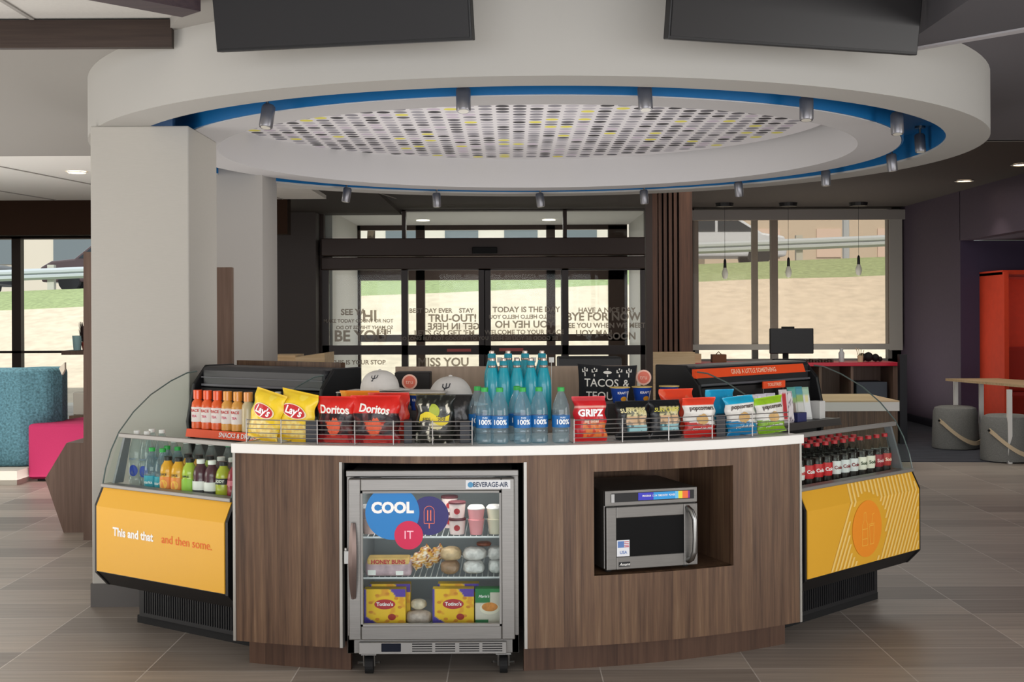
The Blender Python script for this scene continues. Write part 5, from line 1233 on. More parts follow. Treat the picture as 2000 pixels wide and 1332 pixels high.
def cactus(cx, cz, s, k):
    def q(x0, x1, z0, z1): b.faces.new([b.verts.new(onp(cx+a*s, cz+c*s)) for a, c in ((x0, z0), (x1, z0), (x1, z1), (x0, z1))])
    q(-.12, .12, -1, 1); 
    if k == 1: b.faces.new([b.verts.new(onp(cx+.9*s*math.cos(2*PI*a/14), cz+.35*s*math.sin(2*PI*a/14))) for a in range(14)])
    else: q(-.55, -.1, -.1, .1); q(-.6, -.38, -.1, .6); q(.1, .55, .1, .3); q(.38, .6, .1, .75)
for i, (x, k) in enumerate(((-.105, 0), (-.06, 0), (0, 1), (.055, 2), (.10, 0))): cactus(x, .248, .022, k)
mk('cactus_print', b, MATS['print_cream'], t, flip=False)
# --- wire fences
def fence_wire(label, px0, px1):
    t = thing('wire_rack', label, 'wire rack', (arc_px((px0+px1)/2).x, arc_px((px0+px1)/2).y, ZT)); R = AR-.012; M_w = mat('wire_steel', 'A5A2A0', .35, metal=.8)
    a0, a1 = TA(px0, R, 860), TA(px1, R, 860); n_ = 30
    b = BM()
    for k in range(6):
        z = ZT+.005+k*.0178; tube(b, [(*arc_pt(a0+(a1-a0)*i/n_, R).xy, z) for i in range(n_+1)], .0019 if k not in (0, 5) else .0024, 6)
    mk('horizontal_wires', b, M_w, t, world=True)
    m_ = max(2, round((px1-px0)/78))
    for i in range(m_+1):
        a = a0+(a1-a0)*i/m_; p = arc_pt(a, R+.003); q = arc_pt(a, R-.10)
        b = BM(); tube(b, [(p.x, p.y, ZT+.098), (p.x, p.y, ZT+.0028), (q.x, q.y, ZT+.0028)], .0024, 6); mk('upright_wire', b, M_w, t, world=True)
fence_wire('low steel wire rack holding the yellow, red and black bags, left of the water bottles', 482, 922)
fence_wire('low steel wire rack holding the snack bags right of the water bottles', 1121, 1540)
# ================================================================ bottles
def bottle(name, label, cat, loc, rz, prof, body_m, cap=None, wrap=None, text=None, liquid=None, group=None, seg=24, extra=None, pic=None):
    t = thing(name, label, cat, loc, rz, group)
    b = BM(); lathe(b, prof, seg); mk('body', b, body_m, t, smooth=True)
    if liquid:
        zl, lm = liquid; b = BM(); pr = [(max(.001, r-.002), z) for r, z in prof if z <= zl]; pr[0] = (pr[0][0], pr[0][1]+.002); lathe(b, pr, seg); mk('drink', b, lm, t, smooth=True)
    if cap:
        r, z0, z1, cm = cap; b = BM(); lathe(b, [(r, z0), (r, z1-.002), (r-.002, z1)], 20); mk('cap', b, cm, t, smooth=True)
    def rad(z):
        for (r0, z0), (r1, z1) in zip(prof, prof[1:]):
            if z0 <= z <= z1 and z1 > z0: return r0+(r1-r0)*(z-z0)/(z1-z0)
        return prof[-1][0]
    lab = None
    if wrap:
        z0, z1, lm = wrap; b = BM(); m_ = 6; lathe(b, [(rad(z0+(z1-z0)*k/m_)+.0012, z0+(z1-z0)*k/m_) for k in range(m_+1)], seg, close=False); lab = mk('label_wrap', b, lm, t, smooth=True)
    def on(x, z, off=.002):
        r = rad(z)+off; a = -PI/2+x/r; return (r*math.cos(a), r*math.sin(a), z)
    if pic:
        for (cx, cz, rx, rz_, c) in pic: b = BM(); add_disc(b, on, cx, cz, rx, rz_); mk('picture', b, mat('pic_'+c, c, .5), lab or t, flip=False)
    if text:
        for (s, z, size, c) in text: b = BM(); add_text(b, s, size, lambda x, y: on(x, z+y, .0026), bold=.03); mk('lettering', b, mat('ink_'+c, c, .5), lab or t, flip=False)
    return t
M_pet = glassy('pet_clear', 'E4F3F8', .34, body=('D2E8F2', .10)); M_petc = glassy('pet_plain', 'EAF2F2', .28, body=('DDE6E6', .10))
M_capg = mat('cap_green', '2FA84A', .4); M_capw = mat('cap_whitep', 'ECECE8', .4); M_capk = mat('cap_blk', '1A1A1C', .4); M_capr = mat('cap_red', 'B8202A', .4)
PW = [(.028, 0), (.0352, .006), (.0358, .03), (.033, .034), (.0358, .038), (.0358, .058), (.034, .061), (.0358, .064), (.0358, .13), (.032, .155), (.021, .185), (.0135, .203), (.0125, .213)]
proto = None; WB = [(933, .17), (947, .085), (976, .07), (1010, .17), (1021, .07), (1053, .08), (1096, .06)]
for i, (px_, bk) in enumerate(WB):
    p = arc_px(px_, AR-bk, 860); lb = 'green-capped water bottle with blue 100% label, ' + ['leftmost and behind the next one', 'second from the left', 'third from the left', 'behind and between the third and fifth', 'fifth from the left', 'second from the right', 'rightmost, beside the red snack bag'][i]
    if proto is None:
        proto = bottle('water_bottle', lb, 'bottle', (p.x, p.y, ZT), arc_ang(p), PW, M_pet, (.0145, .207, .224, M_capg), (.064, .112, mat('label_blue', '1565A8', .4)), [('100%', .086, .027, 'F4F8FA'), ('PURE', .104, .009, 'CFE2F0')], group='water bottles on the counter')
    else: dup(proto, (p.x, p.y, ZT), arc_ang(p), lb)
# aqua metal bottles
PA = [(.030, 0), (.035, .004), (.0355, .02), (.0355, .15), (.033, .18), (.024, .215), (.0185, .235)]
def aqua(label, loc):
    t = thing('insulated_bottle', label, 'bottle', loc, random.uniform(-.2, .2), 'aqua metal bottles')
    b = BM(); lathe(b, PA, 28); mk('body', b, mat('aqua_metal', '22A9BC', .32, coat=.4), t, smooth=True)
    b = BM(); lathe(b, [(.0185, .235), (.0192, .238), (.0192, .244), (.0175, .246)], 24); mk('collar', b, mat('collar_steel', 'B9A79C', .3, metal=.8), t, smooth=True)
    b = BM(); lathe(b, [(.0185, .246), (.0185, .262), (.016, .266)], 24); mk('cap', b, mat('aqua_cap', '1E93A6', .4), t, smooth=True)
    b = BM(); lathe(b, [(.013, .266), (.013, .276), (.009, .279)], 20); mk('cap_top', b, MATS['collar_steel'], t, smooth=True)
    return t
ap = None; fr_px = [962, 984, 1010, 1037, 1062]; bk_px = [961, 993, 1026, 1059]
D = 5.72
for i, px_ in enumerate(fr_px):
    z_ = .9555; p = at(px_, 800, D); lb = 'aqua metal bottle in the front row behind the water bottles, %s' % ordn(i, 5)
    if ap is None: ap = aqua(lb, (p.x, D, z_))
    else: dup(ap, (p.x, D, z_), 0, lb)
for i, px_ in enumerate(bk_px):
    D2_ = 5.84; p = at(px_, 800, D2_); dup(ap, (p.x, D2_, .9855), 0, 'aqua metal bottle in the taller back row, %s' % ordn(i, 4))
b = BM(); box(b, -.16, .22, 5.79, 5.91, .9552, .985); o = mk('display_riser', b, M_riser); setp(o, 'small upper riser step under the back row of aqua bottles', 'riser')
for i, px_ in enumerate((976, 1009, 1042, 1077)):
    D = 5.96; a = at(px_, 703, D); b = BM(); box(b, a.x-.012, a.x+.012, D, D+.002, a.z-.012, a.z+.012); tube(b, [(a.x, D+.001, .985 if False else ZT), (a.x, D+.001, a.z-.012)], .0015, 5); o = mk('price_card', b, M_white); setp(o, 'small white price card behind the aqua bottles, %s' % ordn(i, 4), 'price card', 'white price cards')
# ---- left case lower deck: 11 columns x 2 rows
JP = [(.029, 0), (.034, .006), (.035, .04), (.032, .048), (.035, .056), (.035, .10), (.032, .115), (.034, .13), (.029, .155), (.018, .172), (.0165, .182)]
ZD = .6125
M_gl = {}
def juice(c): return mat('juice_'+c, c, .25, coat=.4)
kinds = [
 ('tall clear water bottle, blue round mark', dict(prof=[(r*1.02, z*1.36) for r, z in PW], body_m=M_petc, cap=(.0145, .276, .292, M_capw), pic=[(.006, .11, .022, .026, '1E3FA0')], text=[('smart', .165, .016, '6A7C90')])),
 ('tall clear water bottle, blue round mark', None),
 ('green-capped water bottle with teal print', dict(prof=[(r, z*1.0) for r, z in PW], body_m=M_pet, cap=(.0145, .207, .224, M_capg), wrap=(.03, .10, mat('label_tealp', '2E9FB5', .4)), text=[('ozarka', .07, .018, 'E8F4F6')])),
 ('green-capped water bottle with teal print', None),
 ('orange and yellow juice bottle with black cap', dict(prof=JP, body_m=juice('E0A21E'), cap=(.018, .178, .196, M_capk), wrap=(.052, .108, mat('label_orangey', 'E88A3A', .4)), text=[('JUICE', .118, .013, '202020')], pic=[(0, .075, .02, .02, 'F2B84A')])),
 ('orange and yellow juice bottle with black cap', None),
 ('green apple juice bottle with black cap', dict(prof=JP, body_m=juice('A8C03A'), cap=(.018, .178, .196, M_capk), wrap=(.052, .108, mat('label_greeny', '8FBF3A', .4)), text=[('APPLE', .118, .013, '202020')])),
 ('dark purple drink bottle with white and black label', dict(prof=JP, body_m=juice('4A1A2A'), cap=(.018, .178, .196, M_capw), wrap=(.010, .10, mat('label_blk', '26262A', .4)), text=[('CORE', .04, .02, 'C9C9C9')])),
 ('dark purple drink bottle with white and black label', None),
 ('lime green drink bottle with a black band', dict(prof=JP, body_m=juice('A8B01E'), cap=(.018, .178, .196, M_capk), wrap=(.10, .126, mat('label_bk2', '1E2220', .4)), text=[('BODY', .113, .016, 'E4E6DA')])),
 ('dark red drink bottle', dict(prof=JP, body_m=juice('8E1430'), cap=(.018, .178, .196, M_capk), wrap=(.10, .122, mat('label_pk', 'C86A7A', .4)))),
]
protos = {}; last = None
nmk = {}
for i, (lb, kw) in enumerate(kinds):
    key = lb if kw is None else lb; nmk.setdefault(lb, 0)
for row in (0, 1):
    cnt = {}
    for i, (lb, kw) in enumerate(kinds):
        tot = sum(1 for k in kinds if k[0] == lb); j = cnt.get(lb, 0); cnt[lb] = j+1
        x = .06+i*.0725; y = .145+row*.085; 
        if i >= 4 and row == 0: y = .115
        if i in (0, 1): y += .03; 
        p = Lp(x, y, ZD); where = ('' if tot == 1 else ', left one' if j == 0 else ', right one')+(', front row of left case' if row == 0 else ', second row of left case')
        g = 'drinks on the lower deck of the left case'
        if lb not in protos:
            protos[lb] = bottle('drink_bottle', lb+where, 'bottle', p, math.atan2(Lu.y, Lu.x)+.25, group=g, **kw)
            if 'purple' in lb:
                t_ = protos[lb]; b = BM(); lathe(b, [(.0365, .066), (.0365, .104)], 24, close=False); mk('label_band', b, mat('label_whitep', 'E6E4E0', .4), t_, smooth=True)
        else: dup(protos[lb], p, None, lb+where)
# green / white capped bottles standing taller at rear of lower deck
gb = bottle('drink_bottle', 'clear bottle with white cap just under the orange strip, leftmost', 'bottle', Lp(.17, .30, ZD), 0, [(r, z*1.12) for r, z in PW], M_petc, (.0145, .232, .25, M_capw), group='capped bottles under the orange strip')
gg_ = bottle('drink_bottle', 'clear bottle with green cap just under the orange strip, leftmost green one', 'bottle', Lp(.54, .30, ZD), 0, [(r, z*1.12) for r, z in PW], M_petc, (.0145, .232, .25, mat('cap_sea', '1E9A5E', .4)), group='capped bottles under the orange strip')
for k in range(1, 4): dup(gb, Lp(.17+.085*k, .30, ZD), 0, 'clear bottle with white cap just under the orange strip, %s white one' % ['second', 'third', 'rightmost'][k-1])
for k in range(1, 3): dup(gg_, Lp(.54+.085*k, .30, ZD), 0, 'clear bottle with green cap just under the orange strip, %s green one' % ['middle', 'rightmost'][k-1])
# ---- left case upper shelf
ZU = .8955
PT = [(.026, 0), (.030, .005), (.0305, .105), (.028, .125), (.017, .14), (.0165, .15)]
M_tea = mat('tea_pale', 'DDB98A', .3, coat=.3)
tp = {}
def tea(kind):
    c = {'o': ('orange-capped drink bottle with red and white label', 'E8622A', 'F0581E'), 'a': ('amber-capped drink bottle with white and red label', 'DFA24A', 'E89A3A'), 'b': ('pale coffee drink bottle with a clear orange cap', 'CDBB92', 'EE9A4A')}[kind]
    return c
seq = 'oooaab'; cn = {}
for i, k in enumerate(seq):
    lb, bc, cc = tea(k); j = cn.get(k, 0); cn[k] = j+1; p = Lp(.155+i*.069, .455, ZU); tot = seq.count(k)
    full = ('' if tot == 1 else ordn(j, tot)+' ')+lb+', orange-edged shelf'
    if k not in tp:
        tp[k] = bottle('drink_bottle', full, 'bottle', p, math.atan2(Lu.y, Lu.x)+.2, PT, mat('tea_'+bc, bc, .3, coat=.3), (.0215, .142, .185, mat('capo_'+cc, cc, .3, coat=.5)), None if k == 'b' else (.035, .105, mat('label_cream', 'EFE6E0', .5)), None if k == 'b' else [('PEACE', .088, .018, 'C8382E'), ('TEA', .062, .016, 'D8607A')], group='capped drink bottles on the orange-edged shelf')
    else: dup(tp[k], p, None, full)
PG = [(.026, 0), (.030, .005), (.0305, .10), (.026, .13), (.014, .165), (.013, .175)]
gp0 = None
for i in range(5):
    p = Lp(.57+i*.06, .455, ZU); lb = 'green bottle on upper shelf behind the yellow bags, front row, %s' % ordn(i, 5)
    if gp0 is None: gp0 = bottle('drink_bottle', lb, 'bottle', p, 0, PG, mat('green_glass', '1E9040', .2, coat=.5), (.0145, .170, .186, mat('cap_cream', 'E9E2C8', .4)), (.03, .09, M_white), group='green bottles on the left upper shelf')
    else: dup(gp0, p, 0, lb)
for i in range(6):
    p = Lp(.50+i*.058, .53, ZU); dup(gp0, p, 0, 'green bottle on upper shelf behind the yellow bags, rear row, %s' % ordn(i, 6))
# ---- right case lower deck: colas
CP = [(.026, 0), (.031, .006), (.0318, .05), (.0285, .075), (.0315, .10), (.0315, .135), (.029, .16), (.018, .195), (.0135, .21), (.0125, .22)]
M_cola = mat('cola_dark', '1C0D0A', .35, spec=.3); M_soda = glassy('pet_soda', 'F2F4F2', .10)
labs = [('E8E6E2', 'D02A2A', 'white label'), ('E8E6E2', 'D02A2A', 'white label'), ('CC1F26', 'FFFFFF', 'red label'), ('CC1F26', 'FFFFFF', 'red label'), ('CC1F26', 'FFFFFF', 'red label'), ('E4E4E4', '8A1A20', 'silver label'), ('E4E4E4', '8A1A20', 'silver label'), ('E4E4E4', '8A1A20', 'silver label'), ('EFE9D8', '3A4A2A', 'cream label'), ('EFE9D8', '3A4A2A', 'cream label'), ('9C2230', 'F0D0D0', 'maroon label'), ('B8322C', 'FFE8D0', 'rust label')]
cpz = {}
for row in (0, 1, 2):
    cc_ = {}
    for i, (lc, tc_, ln_) in enumerate(labs):
        x = .06+i*.0765; y = .125+row*.08
        if row and x > .80: continue
        p = Rp(x, y, ZD); tot = sum(1 for q in labs if q[2] == ln_ and not (row and .06+labs.index(q)*.0765 > .9)); j = cc_.get(ln_, 0); cc_[ln_] = j+1
        lb = 'cola bottle with %s, %s in the %s row of the right case' % (ln_, ['leftmost', 'next', 'rightmost'][min(j, 2)] if tot > 1 else 'only one', ['front', 'second', 'third'][row])
        if ln_ not in cpz: cpz[ln_] = bottle('soda_bottle', lb, 'bottle', p, math.atan2(Ru.y, Ru.x)-.3, CP, M_soda, (.0145, .213, .23, M_capr), (.075, .135, mat('lab_'+lc, lc, .4)), [(('Coke' if 'red' in ln_ or 'silver' in ln_ else 'Soda'), .105, .022, tc_)], liquid=(.165, M_cola), group='soda bottles in the right case')
        else: dup(cpz[ln_], p, None, lb)
# ---- right case upper shelf: hanging and standing packets
def packet(name, label, cat, p, rz, w, h, th, colfn, grp, tilt=-.12, tx=None):
    t = thing(name, label, cat, p, rz, grp, tilt=(tilt, 0)); nu, nv = 8, 14; b = BM(); cols = []
    def q(a, c, s):
        u = a*2-1; e = max(0, 1-abs(u)**4)*max(0, min(1, c/.08, (1-c)/.08)); return Vector((u*w/2, s*(.0008+th/2*e**.5), c*h))
    for s in (-1, 1):
        grid(b, nu, nv, lambda a, c: q(a, c, s))
        for j in range(nv+1):
            for i in range(nu+1): cols.append(colfn(i/nu*2-1, j/nv))
    bmesh.ops.recalc_face_normals(b, faces=b.faces)
    me = bpy.data.meshes.new('wrapper'); b.to_mesh(me); b.free(); color_attr(me, cols); me.materials.append(pmat_m()); o = bpy.data.objects.new('wrapper', me); COL.objects.link(o); o.parent = t
    if tx:
        b = BM(); s, z, size, c = tx; add_text(b, s, size, lambda x, y: (x, q(.5, .5, -1).y-.002, z*h+y), bold=.03); mk('lettering', b, mat('ink_'+c, c, .4), t, flip=False)
    return t
rR = math.atan2(Ru.y, Ru.x)-.25
def oval(c1, c2): return lambda u, v: hx(c1) if (u/.6)**2+((v-.55)/.36)**2 < 1 else hx(c2)
pk = [('pink and white candy packet', oval('C23A50', 'EADCE4')), ('white candy packet with a red oval', oval('C8202E', 'F0EAEC')), ('pale packet with grey-green picture', oval('9AA890', 'E6E2E4')), ('lilac and white candy packet', oval('C7A0C0', 'E4E0EC')), ('grey and white candy packet', oval('A8A4B4', 'D8D4DE'))]
for i, (lb, cf) in enumerate(pk):
    packet('candy_packet', lb+' on the right upper shelf', 'packet', Rp(.13+i*.075, .455, ZU), rR, .066, .152, .018, cf, 'candy packets on the right upper shelf')
packet('toothpaste_box', 'tall white box with a red brush stroke on the right upper shelf', 'box', Rp(.525, .445, ZU), rR, .052, .165, .02, lambda u, v: hx('C01E2A') if abs(u+.1) < .45 and .1 < v < .92 else hx('E6DFE0'), 'tall boxes on the right upper shelf')
packet('toothpaste_box', 'tall white speckled box right of the red-stroked box', 'box', Rp(.575, .445, ZU), rR, .04, .155, .02, lambda u, v: hx('7A6A78') if nz(u, v, 3, 7) > .25 else hx('E2DCDE'), 'tall boxes on the right upper shelf')
packet('toothbrush_pack', 'teal and green toothbrush packet leaning on the right upper shelf, left one', 'packet', Rp(.68, .49, ZU), rR-.1, .05, .17, .014, lambda u, v: hx('5FA79A') if v > .7 else hx('8DB06A') if v > .5 else hx('C9CCC6') if abs(u) > .3 else hx('8A7A70'), 'toothbrush packets', tilt=-.2)
packet('toothbrush_pack', 'teal toothbrush packet leaning on the right upper shelf, middle one', 'packet', Rp(.74, .49, ZU), rR-.1, .05, .17, .014, lambda u, v: hx('4F9AA8') if v > .75 else hx('9AB86A') if v > .55 else hx('D6D6D0'), 'toothbrush packets', tilt=-.2)
packet('toothbrush_pack', 'pale green and white toothbrush packet, rightmost on the right upper shelf', 'packet', Rp(.80, .49, ZU), rR-.1, .05, .165, .014, lambda u, v: hx('A9C9B0') if v > .72 else hx('E4DCA0') if v > .5 and abs(u) < .4 else hx('E2E4E2'), 'toothbrush packets', tilt=-.2)
b = BM(); a = Rp(.60, .33, ZU); prism(b, [(Rp(*q, 0).x, Rp(*q, 0).y) for q in ((.62, .435), (.70, .435), (.70, .47), (.62, .47))], ZU, ZU+.045, 'z'); o = mk('small_box', b, mat('box_navy', '34386A', .5), bevel=.002); setp(o, 'small navy blue box on the right upper shelf below the toothbrush packets', 'box')
def rbox(x0, x1, y0, y1, z0, z1):
    b = BM(); prism(b, [(Rp(x, y, 0).x, Rp(x, y, 0).y) for x, y in ((x0, y0), (x1, y0), (x1, y1), (x0, y1))], z0, z1, 'z'); return b
o = mk('white_carton', rbox(.86, .91, .46, .52, ZU, ZU+.09), mat('carton_white', 'D9D8D4', .6), bevel=.002); setp(o, 'plain white carton at the end of the right upper shelf', 'carton')
for i, x in enumerate((.02, .075, .13)):
    o = mk('snack_carton', rbox(x+.01, x+.055, .45, .50, ZU, ZU+.12), mat('sc_%d' % i, ['7A8A6A', '6E5A4A', '4F6A4A'][i], .6), bevel=.002); setp(o, '%s snack carton at the near end of the right upper shelf' % ['grey-green', 'brown', 'dark green'][i], 'carton')
# orange sign near the back, and hanging chargers
pA = Rp(.50, .56, 1.03)
t = thing('shelf_sign', 'small orange sign board with pale print above the tall boxes in the right case', 'sign', Rp(.60, .56, ZU), rR+.2)
b = BM(); box(b, -.09, .09, -.003, .003, .165, .20); fs_ = mk('board', b, M_or_sign, t)
b = BM(); add_text(b, 'TOILETRIES', .022, lambda x, y: (x, -.0045, .1825+y), bold=.02); mk('lettering', b, MATS['sign_pale'], fs_, flip=False)
b = BM(); tube(b, [(-.08, .004, 0), (-.08, .004, .17)], .002, 6); mk('support_wire', b, M_chrome, t); b = BM(); tube(b, [(.08, .004, 0), (.08, .004, .17)], .002, 6); mk('support_wire', b, M_chrome, t)
# ================================================================ fridge contents
def fp_(px, back): D = FD+back; return Vector((at(px, 1000, D).x, D, 0))
def tub(label, px, back, z, bc, r=.035, h=.062, lid=None, group=None, rim='5A2A30'):
    p = fp_(px, back); t = thing('ice_cream_tub', label, 'tub', (p.x, p.y, z), 0, group)
    b = BM(); lathe(b, [(r*.82, 0), (r*.96, h-.004), (r, h-.003), (r, h)], 24); mk('tub', b, mat('tub_'+bc, bc, .5), t, smooth=True)
    b = BM(); lathe(b, [(r*1.02, h-.006), (r*1.02, h+.001), (r*.9, h+.003)], 24); mk('lid', b, mat('lid_'+rim, rim, .5), t)
    if lid:
        def on(x, y): rr = r*.93; a = -PI/2+x/rr; return (rr*math.cos(a)*1.03, rr*math.sin(a)*1.03, y)
        b = BM(); add_disc(b, on, 0, h*.45, .012); mk('picture', b, mat('pic_'+lid, lid, .5), t, flip=False)
for i, (px_, bk) in enumerate(((893, .10), (878, .26))):
    for k in range(2): tub('pale pink ice cream tub, %s of the %s stack on the top fridge shelf' % (['bottom', 'top'][k], ['front', 'rear'][i]), px_, bk, FS[0]+k*.0665, 'EBD3CE', lid='A8242C', group='stacked ice cream tubs')
def smooth_cup(label, px, back, z, c, grp=None):
    p = fp_(px, back); t = thing('parfait_cup', label, 'cup', (p.x, p.y, z), 0, grp)
    b = BM(); lathe(b, [(.024, 0), (.032, .055), (.034, .060), (.029, .062)], 24); mk('lower_cup', b, mat('pc_'+c, c, .4), t, smooth=True)
    b = BM(); lathe(b, [(.029, .062), (.034, .1), (.035, .104), (.03, .112)], 24); mk('upper_cup', b, mat('pcu_'+c, c, .4), t, smooth=True)
    b = BM(); lathe(b, [(.036, .102), (.036, .106), (.028, .116), (.01, .118)], 24); mk('lid', b, mat('pc_lid', 'E9E0DC', .3), t, smooth=True)
smooth_cup('stacked pink smoothie cup on the top fridge shelf', 930, .09, FS[0], 'E79A9E'); smooth_cup('cream coloured smoothie cup at the right end of the top fridge shelf', 967, .10, FS[0], 'E6DCC4')
smooth_cup('pink smoothie cup behind the blue sticker on the top fridge shelf', 722, .12, FS[0], 'D8B8B0')
b = BM(); p = fp_(905, .2); prism(b, [(-.05, 0), (.05, 0), (.045, .012), (-.045, .012)], -.012, .012, 'y')
for f in b.verts: f.co += Vector((p.x, p.y, FS[0]+.1365))
b.free()
# middle shelf
def blobmesh(sx, sy, sz, seed, sub=3, amp=.12, k=3):
    b = BM(); bmesh.ops.create_icosphere(b, subdivisions=sub, radius=1)
    for v in b.verts:
        d = 1+amp*noise.noise(v.co*k*.6+Vector((seed, 0, 0)))+amp*.4*noise.noise(v.co*k*2+Vector((0, seed, 0))); q = v.co*d
        q = Vector((math.copysign(abs(q.x)**.8, q.x), math.copysign(abs(q.y)**.8, q.y), math.copysign(abs(q.z)**.8, q.z)))
        v.co = Vector((q.x*sx, q.y*sy, max(-1, q.z)*sz+sz))
    return b
def wrapbun(name, label, cat, px, back, z, sx, sy, sz, c, seed, grp, filling=None):
    p = fp_(px, back); t = thing(name, label, cat, (p.x, p.y, z), 0, grp); m_ = mat('wrap_'+c, c, .35, noise_amt=.25, nscale=40, bump=.6, bscale=50)
    mk('wrapped_bun', blobmesh(sx, sy, sz, seed), m_, t, smooth=True)
    if filling:
        b = blobmesh(sx*1.01, sy*.9, sz*.16, seed+2, sub=2); b.transform(Matrix.Translation((0, -sy*.12, sz*.8))); mk('filling', b, mat('fill_'+filling, filling, .6), t, smooth=True)
    return t
p = fp_(760, .10)
t = thing('sandwich_pack', 'clear pack of wrapped pastries with red lettering on the middle fridge shelf', 'food pack', (p.x, p.y, FS[1]))
b = BM(); box(b, -.092, .092, -.045, .06, 0, .062); mk('tray', b, mat('pack_tray', 'B79CA2', .35, noise_amt=.3, nscale=30), t, bevel=.012, seg=3)
b = BM(); box(b, -.085, .085, -.047, .03, .045, .074); lb_ = mk('card_sleeve', b, mat('sleeve', 'D9B36A', .4, noise_amt=.2, nscale=20), t, bevel=.008)
b = BM(); add_text(b, 'HONEY BUNS', .022, lambda x, y: (x, -.0482, .058+y), bold=.04); mk('lettering', b, mat('ink_B82028', 'B82028', .4), lb_, flip=False)
b = BM(); box(b, -.082, -.05, -.0475, -.046, .006, .026); box(b, .03, .06, -.0475, -.046, .006, .022); mk('price_label', b, M_white, t)
def c_pas(u, v, s): return hx('D9A24A') if nz(u, v, 3, 4) > 0 else hx('8A3A2A') if nz(u, v, 8, 4) > .1 else hx('EAD8BE')
for i, (px_, rl) in enumerate(((826, .9), (848, 1.05))):
    p = fp_(px_, .10+.05*i); bag('pastry_wrapper', 'brown and orange snack wrapper leaning on the middle fridge shelf, %s' % ['left one', 'right one'][i], 'snack', (p.x-.045, p.y, FS[1]+.035), 0, .06, .10, .03, c_pas, tilt=-.2, roll=rl, seed=60+i, group='snack wrappers on the middle fridge shelf', nu=12, nv=16)
BN = [(879, .11, 0, .032, '9C7C60', 'tan wrapped bread roll, bottom of the left stack'), (880, .11, 1, .036, 'C9AC84', 'tan wrapped bread roll, top of the left stack'),
      (925, .11, 0, .036, 'D9D6D2', 'white wrapped sandwich, bottom of the middle stack'), (927, .11, 1, .040, 'D2CDC8', 'white wrapped sandwich, top of the middle stack'),
      (967, .12, 0, .024, 'DEDCD8', 'white wrapped sandwich, bottom of the right stack'), (967, .12, 1, .026, 'D6D2CE', 'white wrapped sandwich, top of the right stack')]
for i, (px_, bk, lv, sx_, c, lb) in enumerate(BN):
    wrapbun('wrapped_sandwich', lb+' on the middle fridge shelf', 'sandwich', px_, bk, FS[1]+lv*.0535, sx_*1.22, .042, .0275, c, i*3.1, 'wrapped sandwiches on the middle fridge shelf')
wrapbun('pastry', 'brown pastry lying on top of the wrapped sandwiches in the fridge', 'pastry', 945, .14, FS[1]+.104, .03, .03, .010, '7A3A20', 33, None)
# bottom: boxes
ZB = .1855
def carton(label, px, back, w, h, cfn, art, grp=None, d=.05):
    p = fp_(px, back); t = thing('frozen_food_box', label, 'box', (p.x, p.y, ZB), 0, grp)
    b = BM(); nu, nv = 30, 36; cols = []
    grid(b, nu, nv, lambda a, c: Vector((-w/2+a*w, -d/2, c*h)))
    for j in range(nv+1):
        for i in range(nu+1): cols.append(cfn(i/nu, j/nv))
    n0 = len(b.verts); edge = cfn(.02, .98)
    box(b, -w/2, w/2, -d/2+.0003, d/2, 0, h); cols += [hx('D9B41E') if 'yellow' in label else hx('3A8A4A')]*8
    me = bpy.data.meshes.new('carton'); b.to_mesh(me); b.free(); color_attr(me, cols); me.materials.append(pmat_m()); o = bpy.data.objects.new('carton', me); COL.objects.link(o); o.parent = t
    art(t, lambda x, z, o_=.001: Vector((x, -d/2-o_, z)), w, h); return t
def c_ybox(u, v):
    if v < .30-.65*u and u < .46 or u < .05: return hx('4A3A9C')
    if v > .78 and u > .62+.9*(1-v)*.8: return hx('5A3AA0')
    return hx('F4C31C') if nz(u, v, 2, 5) < .28 else hx('E9A21C')
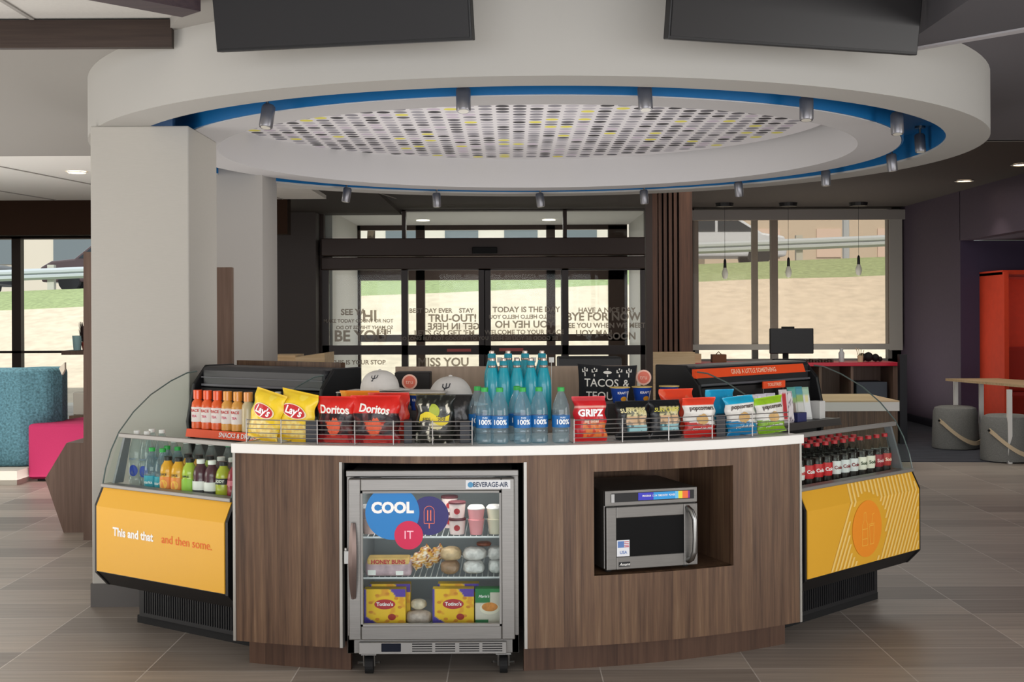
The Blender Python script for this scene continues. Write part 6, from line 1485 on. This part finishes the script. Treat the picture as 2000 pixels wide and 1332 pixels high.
def a_ybox(t, on, w, h):
    b = BM(); add_disc(b, lambda x, y: on(x, y), 0, h*.60, .042, .020, n=30); lg = mk('logo_badge', b, mat('lg_red', 'B8232A', .5), t, flip=False)
    b = BM(); add_text(b, "Totino's", .020, lambda x, y: on(x, h*.60+y, .002), bold=.03); mk('lettering', b, M_wtext, lg, flip=False)
    b = BM()
    for k in range(9): a = 2*PI*k/9; add_disc(b, lambda x, y: on(x, y), .06*math.cos(a), h*.52+.055*math.sin(a), .009, .006, n=10)
    mk('picture', b, mat('roll_gold', 'D98A1C', .6), t, flip=False)
    b = BM(); add_disc(b, lambda x, y: on(x, y, .0012), .028, h*.26, .016, .013, n=16); mk('picture', b, mat('roll_red', 'A82A1C', .6), t, flip=False)
yw = (800-712)/F*FD*.98; yh = .150
for i, (px_, bk, lb) in enumerate(((752, .08, 'yellow frozen snack box with red oval logo, front left on the fridge floor'), (885, .08, 'yellow frozen snack box with red oval logo, front middle on the fridge floor'), (762, .14, 'yellow frozen snack box standing behind the front left one'), (895, .14, 'yellow frozen snack box standing behind the front middle one'))):
    carton(lb, px_, bk, .165, yh if i < 2 else yh+.008, c_ybox, a_ybox, 'yellow frozen snack boxes')
def c_gbox(u, v):
    if v > .62 and u < .55: return hx('1F7A3C')
    if v > .9: return hx('2A8A46')
    if v < .18 and u < .5: return hx('2A7A44')
    return hx('D9CFBE')
def a_gbox(t, on, w, h):
    b = BM(); add_disc(b, lambda x, y: on(x, y), .004, h*.48, .040, .024, n=24); pl = mk('picture', b, mat('plate_cream', 'EDE3CC', .6), t, flip=False)
    b = BM(); add_disc(b, lambda x, y: on(x, y, .0018), .004, h*.52, .032, .018, n=24); mk('pasta', b, mat('pasta_orange', 'D98A3A', .6, noise_amt=.3, nscale=60), pl, flip=False)
    b = BM(); add_text(b, "Marie's", .015, lambda x, y: on(-.02+x, h*.80+y, .0012), bold=.02, shear=.3); mk('lettering', b, M_wtext, t, flip=False)
carton('green and cream frozen meal box at the right of the fridge floor', 954, .08, .108, .150, c_gbox, a_gbox)
wrapbun('food_bag', 'clear bag of pale dumplings between the yellow boxes, lower one', 'food bag', 818, .09, ZB, .052, .04, .030, 'B8A69A', 51, 'bags of pale dumplings')
wrapbun('food_bag', 'clear bag of pale dumplings between the yellow boxes, upper one', 'food bag', 817, .10, ZB+.060, .032, .03, .020, 'CDBFA8', 54, 'bags of pale dumplings')
